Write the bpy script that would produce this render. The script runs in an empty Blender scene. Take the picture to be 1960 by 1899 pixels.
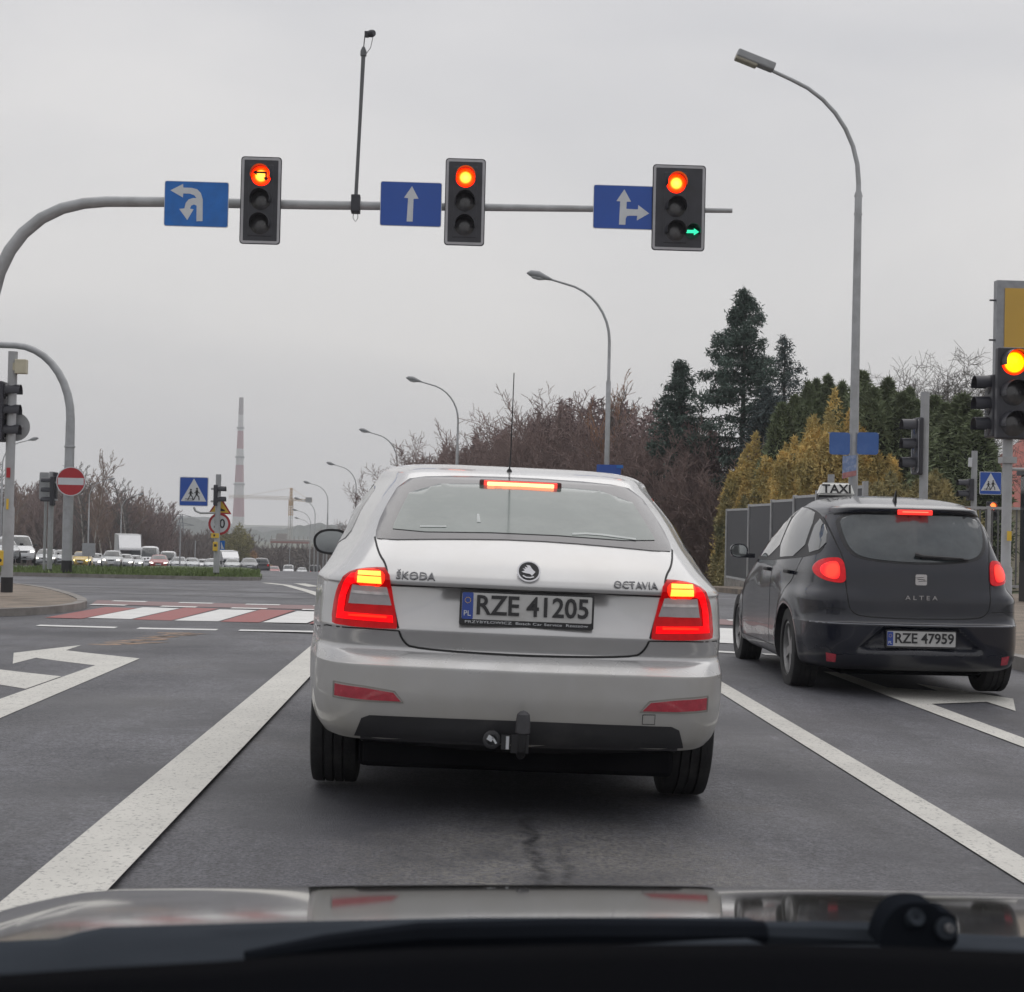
import bpy, bmesh, math, random
import numpy as np
from mathutils import Vector, Matrix, Euler
from mathutils.bvhtree import BVHTree
from mathutils.geometry import tessellate_polygon
R = math.radians
SC = bpy.context.scene
COL = SC.collection

# ------------------------------------------------------------------ camera
FPX = 3100.0
cam_d = bpy.data.cameras.new('camera')
cam = bpy.data.objects.new('camera', cam_d); COL.objects.link(cam)
cam_d.sensor_width = 36; cam_d.sensor_fit = 'HORIZONTAL'
cam_d.lens = FPX / 1960 * 36
cam_d.clip_start = .05; cam_d.clip_end = 9000
cam.location = (0, 0, 1.17)
YAW = math.atan(129 / FPX); PITCH = math.atan(53 / FPX); ROLL = .022
cam.matrix_world = Matrix.Translation((0, 0, 1.17)) @ Matrix.Rotation(-YAW, 4, 'Z') @ Matrix.Rotation(R(90) + PITCH, 4, 'X') @ Matrix.Rotation(ROLL, 4, 'Z')
cam_d.dof.use_dof = True; cam_d.dof.focus_distance = 12; cam_d.dof.aperture_fstop = 15
SC.camera = cam
CAMR = cam.matrix_world.to_3x3().copy()

# ------------------------------------------------------------------ world and sun (overcast)
SUN_EL, SUN_AZ = 60, 20
w = bpy.data.worlds.new('World'); SC.world = w; w.use_nodes = True
nt = w.node_tree; nt.nodes.clear()
N = nt.nodes.new
out = N('ShaderNodeOutputWorld'); bg = N('ShaderNodeBackground'); sky = N('ShaderNodeTexSky')
sky.sky_type = 'NISHITA'; sky.sun_disc = False; sky.sun_elevation = R(SUN_EL); sky.sun_rotation = R(SUN_AZ)
sky.air_density = 1.5; sky.dust_density = 3
tc = N('ShaderNodeTexCoord'); mp = N('ShaderNodeMapping'); mp.inputs['Scale'].default_value = (1, 1, 3.2)
no = N('ShaderNodeTexNoise'); no.inputs['Scale'].default_value = 1.7; no.inputs['Detail'].default_value = 5; no.inputs['Roughness'].default_value = .5
no.inputs['Distortion'].default_value = .4
cr = N('ShaderNodeValToRGB')
cr.color_ramp.elements[0].position = .34; cr.color_ramp.elements[0].color = (.49, .495, .52, 1)
cr.color_ramp.elements[1].position = .68; cr.color_ramp.elements[1].color = (.66, .65, .65, 1)
sx = N('ShaderNodeSeparateXYZ'); gr = N('ShaderNodeValToRGB')
gr.color_ramp.elements[0].position = .0; gr.color_ramp.elements[0].color = (.83, .83, .82, 1)
gr.color_ramp.elements[1].position = .8; gr.color_ramp.elements[1].color = (1, 1, 1, 1)
mul = N('ShaderNodeMix'); mul.data_type = 'RGBA'; mul.blend_type = 'MULTIPLY'; mul.inputs[0].default_value = 1
sc10 = N('ShaderNodeMix'); sc10.data_type = 'RGBA'; sc10.blend_type = 'MULTIPLY'; sc10.inputs[0].default_value = 1
sc10.inputs[7].default_value = (10.1, 10.0, 10.0, 1)
mix = N('ShaderNodeMix'); mix.data_type = 'RGBA'; mix.inputs[0].default_value = .06
L = nt.links.new
L(tc.outputs['Generated'], mp.inputs['Vector']); L(mp.outputs['Vector'], no.inputs['Vector']); L(no.outputs['Fac'], cr.inputs['Fac'])
L(tc.outputs['Generated'], sx.inputs[0]); L(sx.outputs['Z'], gr.inputs['Fac'])
L(cr.outputs['Color'], mul.inputs[6]); L(gr.outputs['Color'], mul.inputs[7])
L(mul.outputs[2], sc10.inputs[6]); L(sc10.outputs[2], mix.inputs[6]); L(sky.outputs['Color'], mix.inputs[7])
L(mix.outputs[2], bg.inputs['Color']); bg.inputs['Strength'].default_value = .1
L(bg.outputs[0], out.inputs['Surface'])
sd = bpy.data.lights.new('sun', 'SUN'); sun = bpy.data.objects.new('sun', sd); COL.objects.link(sun)
sd.energy = .8; sd.angle = R(80); sd.color = (1, .975, .94)
az = R(SUN_AZ); el = R(SUN_EL)
sdir = Vector((math.sin(az) * math.cos(el), math.cos(az) * math.cos(el), math.sin(el)))
sun.rotation_euler = sdir.to_track_quat('Z', 'Y').to_euler()
SC.view_settings.view_transform = 'Standard'; SC.view_settings.look = 'None'
SC.view_settings.exposure = .4; SC.view_settings.gamma = 1
try: SC.view_settings.use_curve_mapping = False
except Exception: pass
SC.cycles.volume_bounces = 1
SC.cycles.max_bounces = 8

# ------------------------------------------------------------------ terrain height
GY = np.array([-80, 0, 20, 26, 45, 52, 83, 114, 145, 176, 207, 238, 269, 370, 500, 900, 6000.])
GZ = np.array([0, 0, 0, -.05, -.55, -.80, -1.5, -2.5, -3.8, -4.8, -6.2, -7.4, -8.4, -12.3, -15, -16, -16.])
_fy = np.arange(-80, 1000, 1.0)
_fz = np.convolve(np.pad(np.interp(_fy, GY, GZ), 4, mode='edge'), np.ones(9) / 9, mode='valid')
def g(x, y):
    z = float(np.interp(y, _fy, _fz))
    f = min(max((26 - y) / 10, 0), 1)
    z += .02 * min(max((x + 3) / 2, 0), 1) * f
    return z - (.022 * (min(max(x, -1), 5.4) + 1) + .005 * (min(max(x, 1), 5.4) - 1)) * f
def at(u, v, Y):
    d = CAMR @ Vector(((u - 980) / FPX, -(v - 949.5) / FPX, -1)); k = Y / d.y
    return Vector((d.x * k, Y, 1.17 + d.z * k))
def ux(u, Y, v=1050): return at(u, v, Y).x
LXY = np.array([20, 31, 52, 83, 114, 145, 176, 207, 238, 269, 370, 600])
LXX = np.array([8.3, 7.95, 5.2, .6, -3.4, -7.9, -12.6, -16.4, -19.5, -22, -31, -52])
def lx(y): return float(np.interp(y, LXY, LXX))

# ------------------------------------------------------------------ materials
MATS = {}
def M(name, col=(.5, .5, .5), rough=.5, metal=0, var=.12, scale=6, bump=0, bscale=60, emit=None, es=0, coat=0,
      spec=.5, dirt=None, damt=0, dscale=3, rvar=.08, dlo=.5, dhi=.7):
    if name in MATS: return MATS[name]
    m = bpy.data.materials.new(name); m.use_nodes = True; MATS[name] = m
    t = m.node_tree; b = t.nodes['Principled BSDF']; n = t.nodes.new; l = t.links.new
    b.inputs['Metallic'].default_value = metal; b.inputs['Specular IOR Level'].default_value = spec
    b.inputs['Coat Weight'].default_value = coat; b.inputs['Coat Roughness'].default_value = .04
    c = n('ShaderNodeTexCoord')
    no = n('ShaderNodeTexNoise'); no.inputs['Scale'].default_value = scale; no.inputs['Detail'].default_value = 6
    l(c.outputs['Object'], no.inputs['Vector'])
    r = n('ShaderNodeValToRGB'); r.color_ramp.elements[0].position = .3; r.color_ramp.elements[1].position = .7
    r.color_ramp.elements[0].color = tuple(max(0, x * (1 - var)) for x in col) + (1,)
    r.color_ramp.elements[1].color = tuple(min(1, x * (1 + var)) for x in col) + (1,)
    l(no.outputs['Fac'], r.inputs['Fac']); cur = r.outputs['Color']
    if dirt:
        n2 = n('ShaderNodeTexNoise'); n2.inputs['Scale'].default_value = dscale; n2.inputs['Detail'].default_value = 9
        n2.inputs['Roughness'].default_value = .65
        l(c.outputs['Object'], n2.inputs['Vector'])
        r2 = n('ShaderNodeMapRange'); r2.inputs[1].default_value = dlo; r2.inputs[2].default_value = dhi; r2.inputs[4].default_value = damt
        l(n2.outputs['Fac'], r2.inputs[0])
        mx = n('ShaderNodeMix'); mx.data_type = 'RGBA'; mx.inputs[7].default_value = tuple(dirt) + (1,)
        l(r2.outputs[0], mx.inputs[0]); l(cur, mx.inputs[6]); cur = mx.outputs[2]
    l(cur, b.inputs['Base Color'])
    mr = n('ShaderNodeMapRange'); mr.inputs[3].default_value = max(0, rough - rvar); mr.inputs[4].default_value = min(1, rough + rvar)
    l(no.outputs['Fac'], mr.inputs[0]); l(mr.outputs[0], b.inputs['Roughness'])
    if bump:
        n3 = n('ShaderNodeTexNoise'); n3.inputs['Scale'].default_value = bscale; n3.inputs['Detail'].default_value = 4
        l(c.outputs['Object'], n3.inputs['Vector'])
        bp = n('ShaderNodeBump'); bp.inputs['Strength'].default_value = bump; bp.inputs['Distance'].default_value = .01
        l(n3.outputs['Fac'], bp.inputs['Height']); l(bp.outputs[0], b.inputs['Normal'])
    if emit:
        b.inputs['Emission Color'].default_value = tuple(emit) + (1,); b.inputs['Emission Strength'].default_value = es
    return m

def lens_mat(name, inner, outer, rad, es):
    """lit lens: its glow falls off from the middle of the lens to its rim"""
    m = M(name, tuple(min(1, x * .4) for x in outer), .3)
    t = m.node_tree; n = t.nodes.new; l = t.links.new; b = t.nodes['Principled BSDF']
    c = n('ShaderNodeTexCoord'); ln = n('ShaderNodeVectorMath'); ln.operation = 'LENGTH'
    l(c.outputs['Object'], ln.inputs[0])
    r = n('ShaderNodeValToRGB'); mr = n('ShaderNodeMapRange'); mr.inputs[2].default_value = rad
    e = r.color_ramp.elements; e[0].position = .55; e[0].color = inner + (1,); e[1].position = .95; e[1].color = outer + (1,)
    l(ln.outputs['Value'], mr.inputs[0]); l(mr.outputs[0], r.inputs['Fac']); l(r.outputs['Color'], b.inputs['Emission Color'])
    b.inputs['Emission Strength'].default_value = es
    return m

GALV = M('galvanised steel', (.40, .41, .42), .5, .35, .12, 5, dirt=(.2, .19, .18), damt=.35, dscale=2)
GALV2 = M('painted grey pole', (.36, .37, .38), .55, .1, .1, 4, dirt=(.2, .19, .17), damt=.4, dscale=3)
DARK = M('dark signal plastic', (.035, .036, .045), .45, 0, .2)
BLK = M('black plastic', (.018, .018, .02), .5, 0, .3, 9)
RUB = M('tyre rubber', (.022, .022, .023), .8, 0, .3, 20, bump=.3, bscale=90, dirt=(.09, .085, .08), damt=.3, dscale=8)
SBLUE = M('sign blue', (.018, .085, .40), .35, 0, .05, 2)
SBLUE2 = M('sign blue worn', (.012, .15, .52), .45, 0, .12, 5, dirt=(.04, .18, .48), damt=.3)
SWHITE = M('sign white', (.62, .64, .66), .4, 0, .05, 4)
SRED = M('sign red', (.42, .022, .03), .4, 0, .08, 4)
SYEL = M('sign yellow', (.72, .48, .06), .5, 0, .1, 4)
BACK = M('sign back grey', (.34, .35, .36), .5, .3, .1)
CHROME = M('chrome trim', (.62, .62, .64), .18, 1, .04)
RIMM = M('alloy rim', (.36, .36, .36), .4, .7, .15, 12, dirt=(.08, .075, .07), damt=.5, dscale=12)
GLASS = M('dark car glass', (.02, .025, .028), .06, 0, .1, 3, rvar=.03, spec=.7, dirt=(.12, .13, .13), damt=.25, dscale=4)

# ------------------------------------------------------------------ object helpers
def tag(o, label=None, cat=None, group=None, kind=None):
    if label: o['label'] = label
    if cat: o['category'] = cat
    if group: o['group'] = group
    if kind: o['kind'] = kind
    return o
def thing(name, label, cat, loc=(0, 0, 0), rz=0, group=None):
    o = bpy.data.objects.new(name, None); COL.objects.link(o); o.empty_display_size = .2
    o.location = loc; o.rotation_euler = (0, 0, rz)
    return tag(o, label, cat, group)
def link(name, me, mats, parent=None, smooth=False, sharp=35):
    if not isinstance(mats, (list, tuple)): mats = [mats]
    for m in mats: me.materials.append(m)
    if smooth:
        me.polygons.foreach_set('use_smooth', [True] * len(me.polygons))
        if sharp: me.set_sharp_from_angle(angle=R(sharp))
    o = bpy.data.objects.new(name, me); COL.objects.link(o)
    if parent: o.parent = parent
    return o
def copy_tree(o, parent=None):
    c = o.copy(); COL.objects.link(c)
    if parent: c.parent = parent
    for ch in list(o.children): copy_tree(ch, c)
    return c

class MB:
    def __init__(s): s.v = []; s.f = []; s.m = []
    def add(s, vs, fs, mi=0):
        b = len(s.v); s.v += [tuple(v) for v in vs]; s.f += [tuple(i + b for i in f) for f in fs]; s.m += [mi] * len(fs); return s
    def box(s, c, d, rot=None, mi=0, bev=0):
        bm = bmesh.new(); bmesh.ops.create_cube(bm, size=1)
        bmesh.ops.scale(bm, vec=d, verts=bm.verts)
        if bev: bmesh.ops.bevel(bm, geom=bm.edges[:], offset=bev, segments=2, affect='EDGES', profile=.5)
        if rot is not None: bmesh.ops.rotate(bm, cent=(0, 0, 0), matrix=Euler(rot).to_matrix(), verts=bm.verts)
        bm.verts.index_update()
        s.add([v.co + Vector(c) for v in bm.verts], [[v.index for v in f.verts] for f in bm.faces], mi); bm.free(); return s
    def tube(s, pts, rad, n=10, mi=0, cap=True):
        pts = [Vector(p) for p in pts]; k = len(pts)
        if not isinstance(rad, (list, tuple)): rad = [rad] * k
        vs = []; pu = None
        for i, p in enumerate(pts):
            d = (pts[min(i + 1, k - 1)] - pts[max(i - 1, 0)]).normalized()
            if pu is None: pu = d.orthogonal().normalized()
            pu = (pu - d * pu.dot(d)); pu = pu.normalized() if pu.length > 1e-6 else d.orthogonal().normalized()
            w_ = d.cross(pu)
            for j in range(n):
                a = 2 * math.pi * j / n; vs.append(p + (pu * math.cos(a) + w_ * math.sin(a)) * rad[i])
        fs = []
        for i in range(k - 1):
            for j in range(n):
                a, b = i * n + j, i * n + (j + 1) % n; fs.append((a, b, b + n, a + n))
        if cap: fs.append(tuple(range(n - 1, -1, -1))); fs.append(tuple(range((k - 1) * n, k * n)))
        return s.add(vs, fs, mi)
    def prism(s, poly, o, ax, ay, th, mi=0):
        """poly 2D in axes ax, ay from origin o, thickness th along ax x ay (front face at +th)"""
        o = Vector(o); ax = Vector(ax); ay = Vector(ay); nrm = ax.cross(ay).normalized()
        a = sum(poly[i][0] * poly[(i + 1) % len(poly)][1] - poly[(i + 1) % len(poly)][0] * poly[i][1] for i in range(len(poly)))
        if a < 0: poly = poly[::-1]
        n = len(poly)
        vs = [o + ax * x + ay * y for x, y in poly] + [o + ax * x + ay * y + nrm * th for x, y in poly]
        fs = [tuple(range(n - 1, -1, -1)), tuple(range(n, 2 * n))] + [(i, (i + 1) % n, (i + 1) % n + n, i + n) for i in range(n)]
        return s.add(vs, fs, mi)
    def lathe(s, prof, o, axis, n=24, mi=0, a0=0, a1=2 * math.pi, closed=True):
        """prof (r, h) about axis through o"""
        o = Vector(o); axis = Vector(axis).normalized(); u = axis.orthogonal().normalized()
        if abs(axis.z) < .9: u = Vector((0, 0, 1)); u = (u - axis * u.dot(axis)).normalized()
        w_ = axis.cross(u); vs = []; fs = []; k = len(prof); m = n if closed else n + 1
        for j in range(m):
            a = a0 + (a1 - a0) * j / n
            for r, h in prof: vs.append(o + axis * h + (u * math.cos(a) + w_ * math.sin(a)) * r)
        for j in range(n):
            j2 = (j + 1) % m
            for i in range(k - 1): fs.append((j * k + i, j2 * k + i, j2 * k + i + 1, j * k + i + 1))
        return s.add(vs, fs, mi)
    def build(s, name, mats, parent=None, smooth=False, sharp=35, recalc=True):
        me = bpy.data.meshes.new(name); me.from_pydata(s.v, [], s.f)
        me.polygons.foreach_set('material_index', s.m)
        if recalc:
            bm = bmesh.new(); bm.from_mesh(me); bmesh.ops.recalc_face_normals(bm, faces=bm.faces); bm.to_mesh(me); bm.free()
        return link(name, me, mats, parent, smooth, sharp)

def rrect(w_, h, r, n=5, cx=0, cy=0):
    p = []
    for (sx_, sy_, a0) in ((1, -1, -90), (1, 1, 0), (-1, 1, 90), (-1, -1, 180)):
        for i in range(n + 1):
            a = R(a0 + 90 * i / n); p.append((cx + sx_ * (w_ / 2 - r) + r * math.cos(a), cy + sy_ * (h / 2 - r) + r * math.sin(a)))
    return p
def circle(r, n=32, cx=0, cy=0): return [(cx + r * math.cos(2 * math.pi * i / n), cy + r * math.sin(2 * math.pi * i / n)) for i in range(n)]
def chaikin(p, it=2, closed=True):
    for _ in range(it):
        q = []; n = len(p)
        for i in range(n if closed else n - 1):
            a, b = p[i], p[(i + 1) % n]
            q += [(a[0] * .75 + b[0] * .25, a[1] * .75 + b[1] * .25), (a[0] * .25 + b[0] * .75, a[1] * .25 + b[1] * .75)]
        if not closed: q = [p[0]] + q + [p[-1]]
        p = q
    return p
def strip(pts, w_):
    l, r = [], []
    for i, p in enumerate(pts):
        a = pts[max(i - 1, 0)]; b = pts[min(i + 1, len(pts) - 1)]
        d = Vector((b[0] - a[0], b[1] - a[1])).normalized(); n = Vector((-d.y, d.x)) * w_ / 2
        l.append((p[0] + n.x, p[1] + n.y)); r.append((p[0] - n.x, p[1] - n.y))
    return l + r[::-1]

def text_mesh(name, s, size, mat, parent, loc, ext=.002, xs=1, shear=0, rot=(R(90), 0, 0), align='CENTER', bold=0):
    c = bpy.data.curves.new('t', 'FONT'); c.body = s; c.size = size; c.extrude = ext; c.align_x = align; c.align_y = 'CENTER'
    c.shear = shear; c.offset = bold; c.resolution_u = 3
    o = bpy.data.objects.new('t', c); COL.objects.link(o)
    bpy.context.view_layer.update()
    me = bpy.data.meshes.new_from_object(o.evaluated_get(bpy.context.evaluated_depsgraph_get()))
    bpy.data.objects.remove(o)
    me.transform(Matrix.Diagonal((xs, 1, 1, 1))); me.materials.clear()
    r = link(name, me, mat, parent); r.location = loc; r.rotation_euler = rot
    return r

# sheets that follow the terrain
def sheet(name, polys, dz, mat, cell=1.0, thick=0, parent=None, kind=None, hfun=None, label=None):
    bmA = bmesh.new()
    for poly in polys:
        bm = bmesh.new()
        vs = [bm.verts.new((x, y, 0)) for x, y in poly]
        for tri in tessellate_polygon([[Vector((x, y, 0)) for x, y in poly]]):
            try: f = bm.faces.new([vs[i] for i in tri])
            except ValueError: continue
            f.normal_update()
            if f.normal.z < 0: f.normal_flip()
        x0, x1 = min(p[0] for p in poly), max(p[0] for p in poly); y0, y1 = min(p[1] for p in poly), max(p[1] for p in poly)
        for (a0, a1, nn, k) in ((x0, x1, (1, 0, 0), 0), (y0, y1, (0, 1, 0), 1)):
            c = math.floor(a0 / cell) * cell + cell
            while c < a1 - 1e-6:
                co = (c, 0, 0) if k == 0 else (0, c, 0)
                bmesh.ops.bisect_plane(bm, geom=bm.verts[:] + bm.edges[:] + bm.faces[:], plane_co=co, plane_no=nn); c += cell
        if thick:
            be = [e for e in bm.edges if e.is_boundary]
            r = bmesh.ops.extrude_edge_only(bm, edges=be)
            low = set(v for v in r['geom'] if isinstance(v, bmesh.types.BMVert))
        else: low = set()
        for v in bm.verts:
            h = hfun(v.co.x, v.co.y) if hfun else 0
            v.co.z = g(v.co.x, v.co.y) + (dz + h if v not in low else dz - thick)
        me = bpy.data.meshes.new('x'); bm.to_mesh(me); bm.free(); bmA.from_mesh(me); bpy.data.meshes.remove(me)
    me = bpy.data.meshes.new(name); bmA.to_mesh(me); bmA.free()
    o = link(name, me, mat, parent, True, 30)
    if kind: o['kind'] = kind
    return o

# ------------------------------------------------------------------ ground, roads, pavements
def asphalt():
    m = bpy.data.materials.new('asphalt'); m.use_nodes = True; t = m.node_tree; b = t.nodes['Principled BSDF']; n = t.nodes.new; l = t.links.new
    c = n('ShaderNodeTexCoord')
    def noise(s, d=4, ro=.5, vec=None):
        x = n('ShaderNodeTexNoise'); x.inputs['Scale'].default_value = s; x.inputs['Detail'].default_value = d; x.inputs['Roughness'].default_value = ro
        l(vec or c.outputs['Object'], x.inputs['Vector']); return x.outputs['Fac']
    def rng(f, a, b_, c_, d_):
        x = n('ShaderNodeMapRange'); x.inputs[1].default_value = a; x.inputs[2].default_value = b_; x.inputs[3].default_value = c_; x.inputs[4].default_value = d_
        l(f, x.inputs[0]); return x.outputs[0]
    def mul(a, b_):
        x = n('ShaderNodeMath'); x.operation = 'MULTIPLY'; l(a, x.inputs[0]); l(b_, x.inputs[1]); return x.outputs[0]
    mp = n('ShaderNodeMapping'); mp.inputs['Scale'].default_value = (1, .12, 1); l(c.outputs['Object'], mp.inputs['Vector'])
    f = mul(mul(rng(noise(.45, 6), .3, .7, .68, 1.25), rng(noise(1.6, 5, .6, mp.outputs[0]), .32, .68, .72, 1.22)), mul(rng(noise(70, 3, .75), .36, .64, .45, 1.62), rng(noise(17, 3, .6), .32, .68, .8, 1.2)))
    v = n('ShaderNodeTexVoronoi'); v.inputs['Scale'].default_value = 42; l(c.outputs['Object'], v.inputs['Vector'])
    sp = rng(v.outputs['Distance'], .08, .14, 1, 0)          # pale aggregate chips
    sp2 = mul(sp, rng(noise(6, 2), .5, .62, 0, 1))
    mx = n('ShaderNodeMix'); mx.data_type = 'RGBA'; mx.blend_type = 'MULTIPLY'; mx.inputs[0].default_value = 1; mx.inputs[6].default_value = (.086, .087, .099, 1)
    l(f, mx.inputs[7])
    m2 = n('ShaderNodeMix'); m2.data_type = 'RGBA'; m2.inputs[7].default_value = (.24, .235, .225, 1); l(mul(sp2, rng(noise(3), .3, .7, .3, .9)), m2.inputs[0]); l(mx.outputs[2], m2.inputs[6])
    m3 = n('ShaderNodeMix'); m3.data_type = 'RGBA'; m3.inputs[7].default_value = (.14, .115, .09, 1); l(rng(noise(.8, 7, .6), .6, .75, 0, .35), m3.inputs[0]); l(m2.outputs[2], m3.inputs[6])
    sub = n('ShaderNodeVectorMath'); sub.operation = 'SUBTRACT'; sub.inputs[1].default_value = (.45, 5.6, 0); l(c.outputs['Object'], sub.inputs[0])
    scl = n('ShaderNodeVectorMath'); scl.operation = 'MULTIPLY'; scl.inputs[1].default_value = (1, .75, 0); l(sub.outputs[0], scl.inputs[0])
    ln = n('ShaderNodeVectorMath'); ln.operation = 'LENGTH'; l(scl.outputs[0], ln.inputs[0])
    ad = n('ShaderNodeMath'); ad.operation = 'MULTIPLY_ADD'; ad.inputs[1].default_value = .9; l(noise(5, 6, .7), ad.inputs[0]); l(ln.outputs['Value'], ad.inputs[2])
    m4 = n('ShaderNodeMix'); m4.data_type = 'RGBA'; m4.inputs[7].default_value = (.21, .20, .175, 1)   # patch of sandy grit in the lane
    l(mul(rng(ad.outputs[0], .75, 1.35, .75, 0), rng(noise(48, 3, .7), .42, .6, .1, 1)), m4.inputs[0]); l(m3.outputs[2], m4.inputs[6])
    dp = n('ShaderNodeMix'); dp.data_type = 'RGBA'; dp.inputs[7].default_value = (.048, .049, .057, 1)      # damp patches
    l(rng(noise(.55, 5, .62), .49, .57, 0, .65), dp.inputs[0]); l(m4.outputs[2], dp.inputs[6]); m4 = dp
    # soft dark streaks of old sealant in the middle of the lane
    s2 = n('ShaderNodeSeparateXYZ'); l(c.outputs['Object'], s2.inputs[0]); cur = m4.outputs[2]
    wob = noise(3.5, 4, .6)
    for (x0, wd_, ya, yb) in ((.31, .045, 4.3, 7.0), (.40, .03, 4.3, 6.2)):
        a_ = n('ShaderNodeMath'); a_.operation = 'MULTIPLY_ADD'; a_.inputs[1].default_value = .16; l(wob, a_.inputs[0]); a_.inputs[2].default_value = x0 - .08 + .045
        d_ = n('ShaderNodeMath'); d_.operation = 'SUBTRACT'; l(s2.outputs['X'], d_.inputs[0]); l(a_.outputs[0], d_.inputs[1])
        e_ = n('ShaderNodeMath'); e_.operation = 'ABSOLUTE'; l(d_.outputs[0], e_.inputs[0])
        k_ = mul(mul(rng(e_.outputs[0], wd_ * .25, wd_, 1, 0), rng(s2.outputs['Y'], yb - .9, yb, 1, 0)), rng(noise(16, 4, .7), .38, .55, .25, 1))
        m5 = n('ShaderNodeMix'); m5.data_type = 'RGBA'; m5.inputs[7].default_value = (.022, .022, .025, 1); l(k_, m5.inputs[0]); l(cur, m5.inputs[6]); cur = m5.outputs[2]
    l(cur, b.inputs['Base Color'])
    l(rng(noise(.7, 5), .3, .7, .5, .72), b.inputs['Roughness'])
    bp = n('ShaderNodeBump'); bp.inputs['Strength'].default_value = .8; bp.inputs['Distance'].default_value = .008
    l(noise(110, 3, .7), bp.inputs['Height']); l(bp.outputs[0], b.inputs['Normal'])
    return m
ASPH = asphalt()
SOIL = M('verge soil and grass', (.075, .082, .045), .95, 0, .35, .8, bump=.5, bscale=20, dirt=(.11, .09, .06), damt=.6, dscale=.5)
GRASS = M('grass blades', (.12, .165, .055), .7, 0, .35, 1.5)
GRASSB = M('grass turf', (.08, .11, .04), .9, 0, .35, 3, bump=.6, bscale=30)
def paving(name, c1, c2, mortar, s=4.5):
    m = bpy.data.materials.new(name); m.use_nodes = True; t = m.node_tree; b = t.nodes['Principled BSDF']; n = t.nodes.new; l = t.links.new
    c = n('ShaderNodeTexCoord'); br = n('ShaderNodeTexBrick'); br.inputs['Scale'].default_value = s
    br.inputs['Color1'].default_value = c1 + (1,); br.inputs['Color2'].default_value = c2 + (1,); br.inputs['Mortar'].default_value = mortar + (1,)
    br.inputs['Mortar Size'].default_value = .015
    l(c.outputs['Object'], br.inputs['Vector'])
    no = n('ShaderNodeTexNoise'); no.inputs['Scale'].default_value = 2.5; no.inputs['Detail'].default_value = 8; l(c.outputs['Object'], no.inputs['Vector'])
    mr = n('ShaderNodeMapRange'); mr.inputs[1].default_value = .3; mr.inputs[2].default_value = .7; mr.inputs[3].default_value = .65; mr.inputs[4].default_value = 1.2
    l(no.outputs['Fac'], mr.inputs[0])
    mx = n('ShaderNodeMix'); mx.data_type = 'RGBA'; mx.blend_type = 'MULTIPLY'; mx.inputs[0].default_value = 1
    l(br.outputs['Color'], mx.inputs[6]); l(mr.outputs[0], mx.inputs[7]); l(mx.outputs[2], b.inputs['Base Color']); b.inputs['Roughness'].default_value = .85
    return m
PAV = paving('tan paving', (.27, .215, .165), (.21, .175, .14), (.10, .09, .08))
KERB = M('kerb concrete', (.25, .235, .22), .85, 0, .2, 5, bump=.3, dirt=(.1, .09, .08), damt=.6, dscale=2)
def paint(name, col, wear=.5, lo=.52, hi=.6):
    return M(name, col, .6, 0, .08, 3, bump=.25, bscale=90, dirt=(.11, .11, .115), damt=wear, dscale=48, dlo=lo, dhi=hi)
PW = paint('worn white road paint', (.56, .55, .51), .85, .555, .66)
PW2 = paint('bright white road paint', (.68, .68, .665), .8, .62, .68)
PR = paint('red crossing paint', (.30, .075, .07), .6, .54, .66)
PR2 = paint('faded red crossing paint', (.23, .12, .12), .7, .45, .62)

gy = list(np.arange(-60, 60, 2.)) + list(np.arange(60, 400, 8.)) + [400, 450, 500, 600, 800, 1000, 1500, 2500, 4000]
gx = [-2500, -1200, -600, -300, -150, -80, -50] + list(np.arange(-40, 41, 4.)) + [60, 100, 200, 400, 900, 2500]
vs = [(x, y, g(x, y) - (.10 if y < 60 else .14)) for y in gy for x in gx]; k = len(gx)
fs = [(j * k + i, j * k + i + 1, (j + 1) * k + i + 1, (j + 1) * k + i) for j in range(len(gy) - 1) for i in range(k - 1)]
mb = MB(); mb.add(vs, fs); o = mb.build('ground', SOIL, smooth=True, sharp=0); o['kind'] = 'structure'

road = [[(-9, -60), (5.6, -60), (5.6, 18), (-9, 18)],
        [(-90, 18), (90, 18), (90, 32), (6.5, 42), (3.8, 52), (-90, 52)]]
sheet('road', road, 0, ASPH, 2.0, kind='structure')
yy = [52] + list(range(60, 380, 10))
for_poly = [(lx(y) - 1.6, y) for y in yy] + [(lx(y) - (34 if y < 190 else 24), y) for y in yy[::-1]]
o = sheet('far_road', [for_poly], .004, ASPH, 10.0, kind='structure')

# raised pavements with kerbs
TANP = sheet('pavement', [[(-9, -60), (-9, 17), (-30, 17), (-30, 29), (-7.8, 28.5), (-6.5, 26.2), (-5.2, 22.7), (-4.65, 21.0), (-4.55, 20.0), (-4.75, 19.1), (-5.2, 18.5), (-6.2, 17.8), (-7.6, 15.8), (-8.6, 9), (-8.7, -60)]], .08, PAV, 1.0, .2, kind='structure')
PAVR = sheet('pavement_right', [[(5.75, -60), (14, -60), (14, 45), (6.9, 45), (6.8, 34), (7.6, 29.5), (9, 27.4), (8.6, 26.3), (6.3, 24.8), (5.75, 23)]], .12, PAV, 1.0, .2, kind='structure')
kp = [(-30, 28.6), (-7.75, 28.5), (-6.45, 26.2), (-5.12, 22.7), (-4.58, 21.0), (-4.48, 19.95), (-4.68, 19.0), (-5.15, 18.42), (-6.15, 17.7), (-7.55, 15.7), (-8.55, 9), (-8.65, -60)]
sheet('kerb', [strip(chaikin(kp, 1, False), .12)], .088, KERB, 1.0, .25, kind='structure')
kp = [(5.66, -60), (5.66, 23), (6.25, 24.9), (8.5, 26.4)]
sheet('kerb_right', [strip(kp, .14)], .132, KERB, 1.0, .25, kind='structure')
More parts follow.
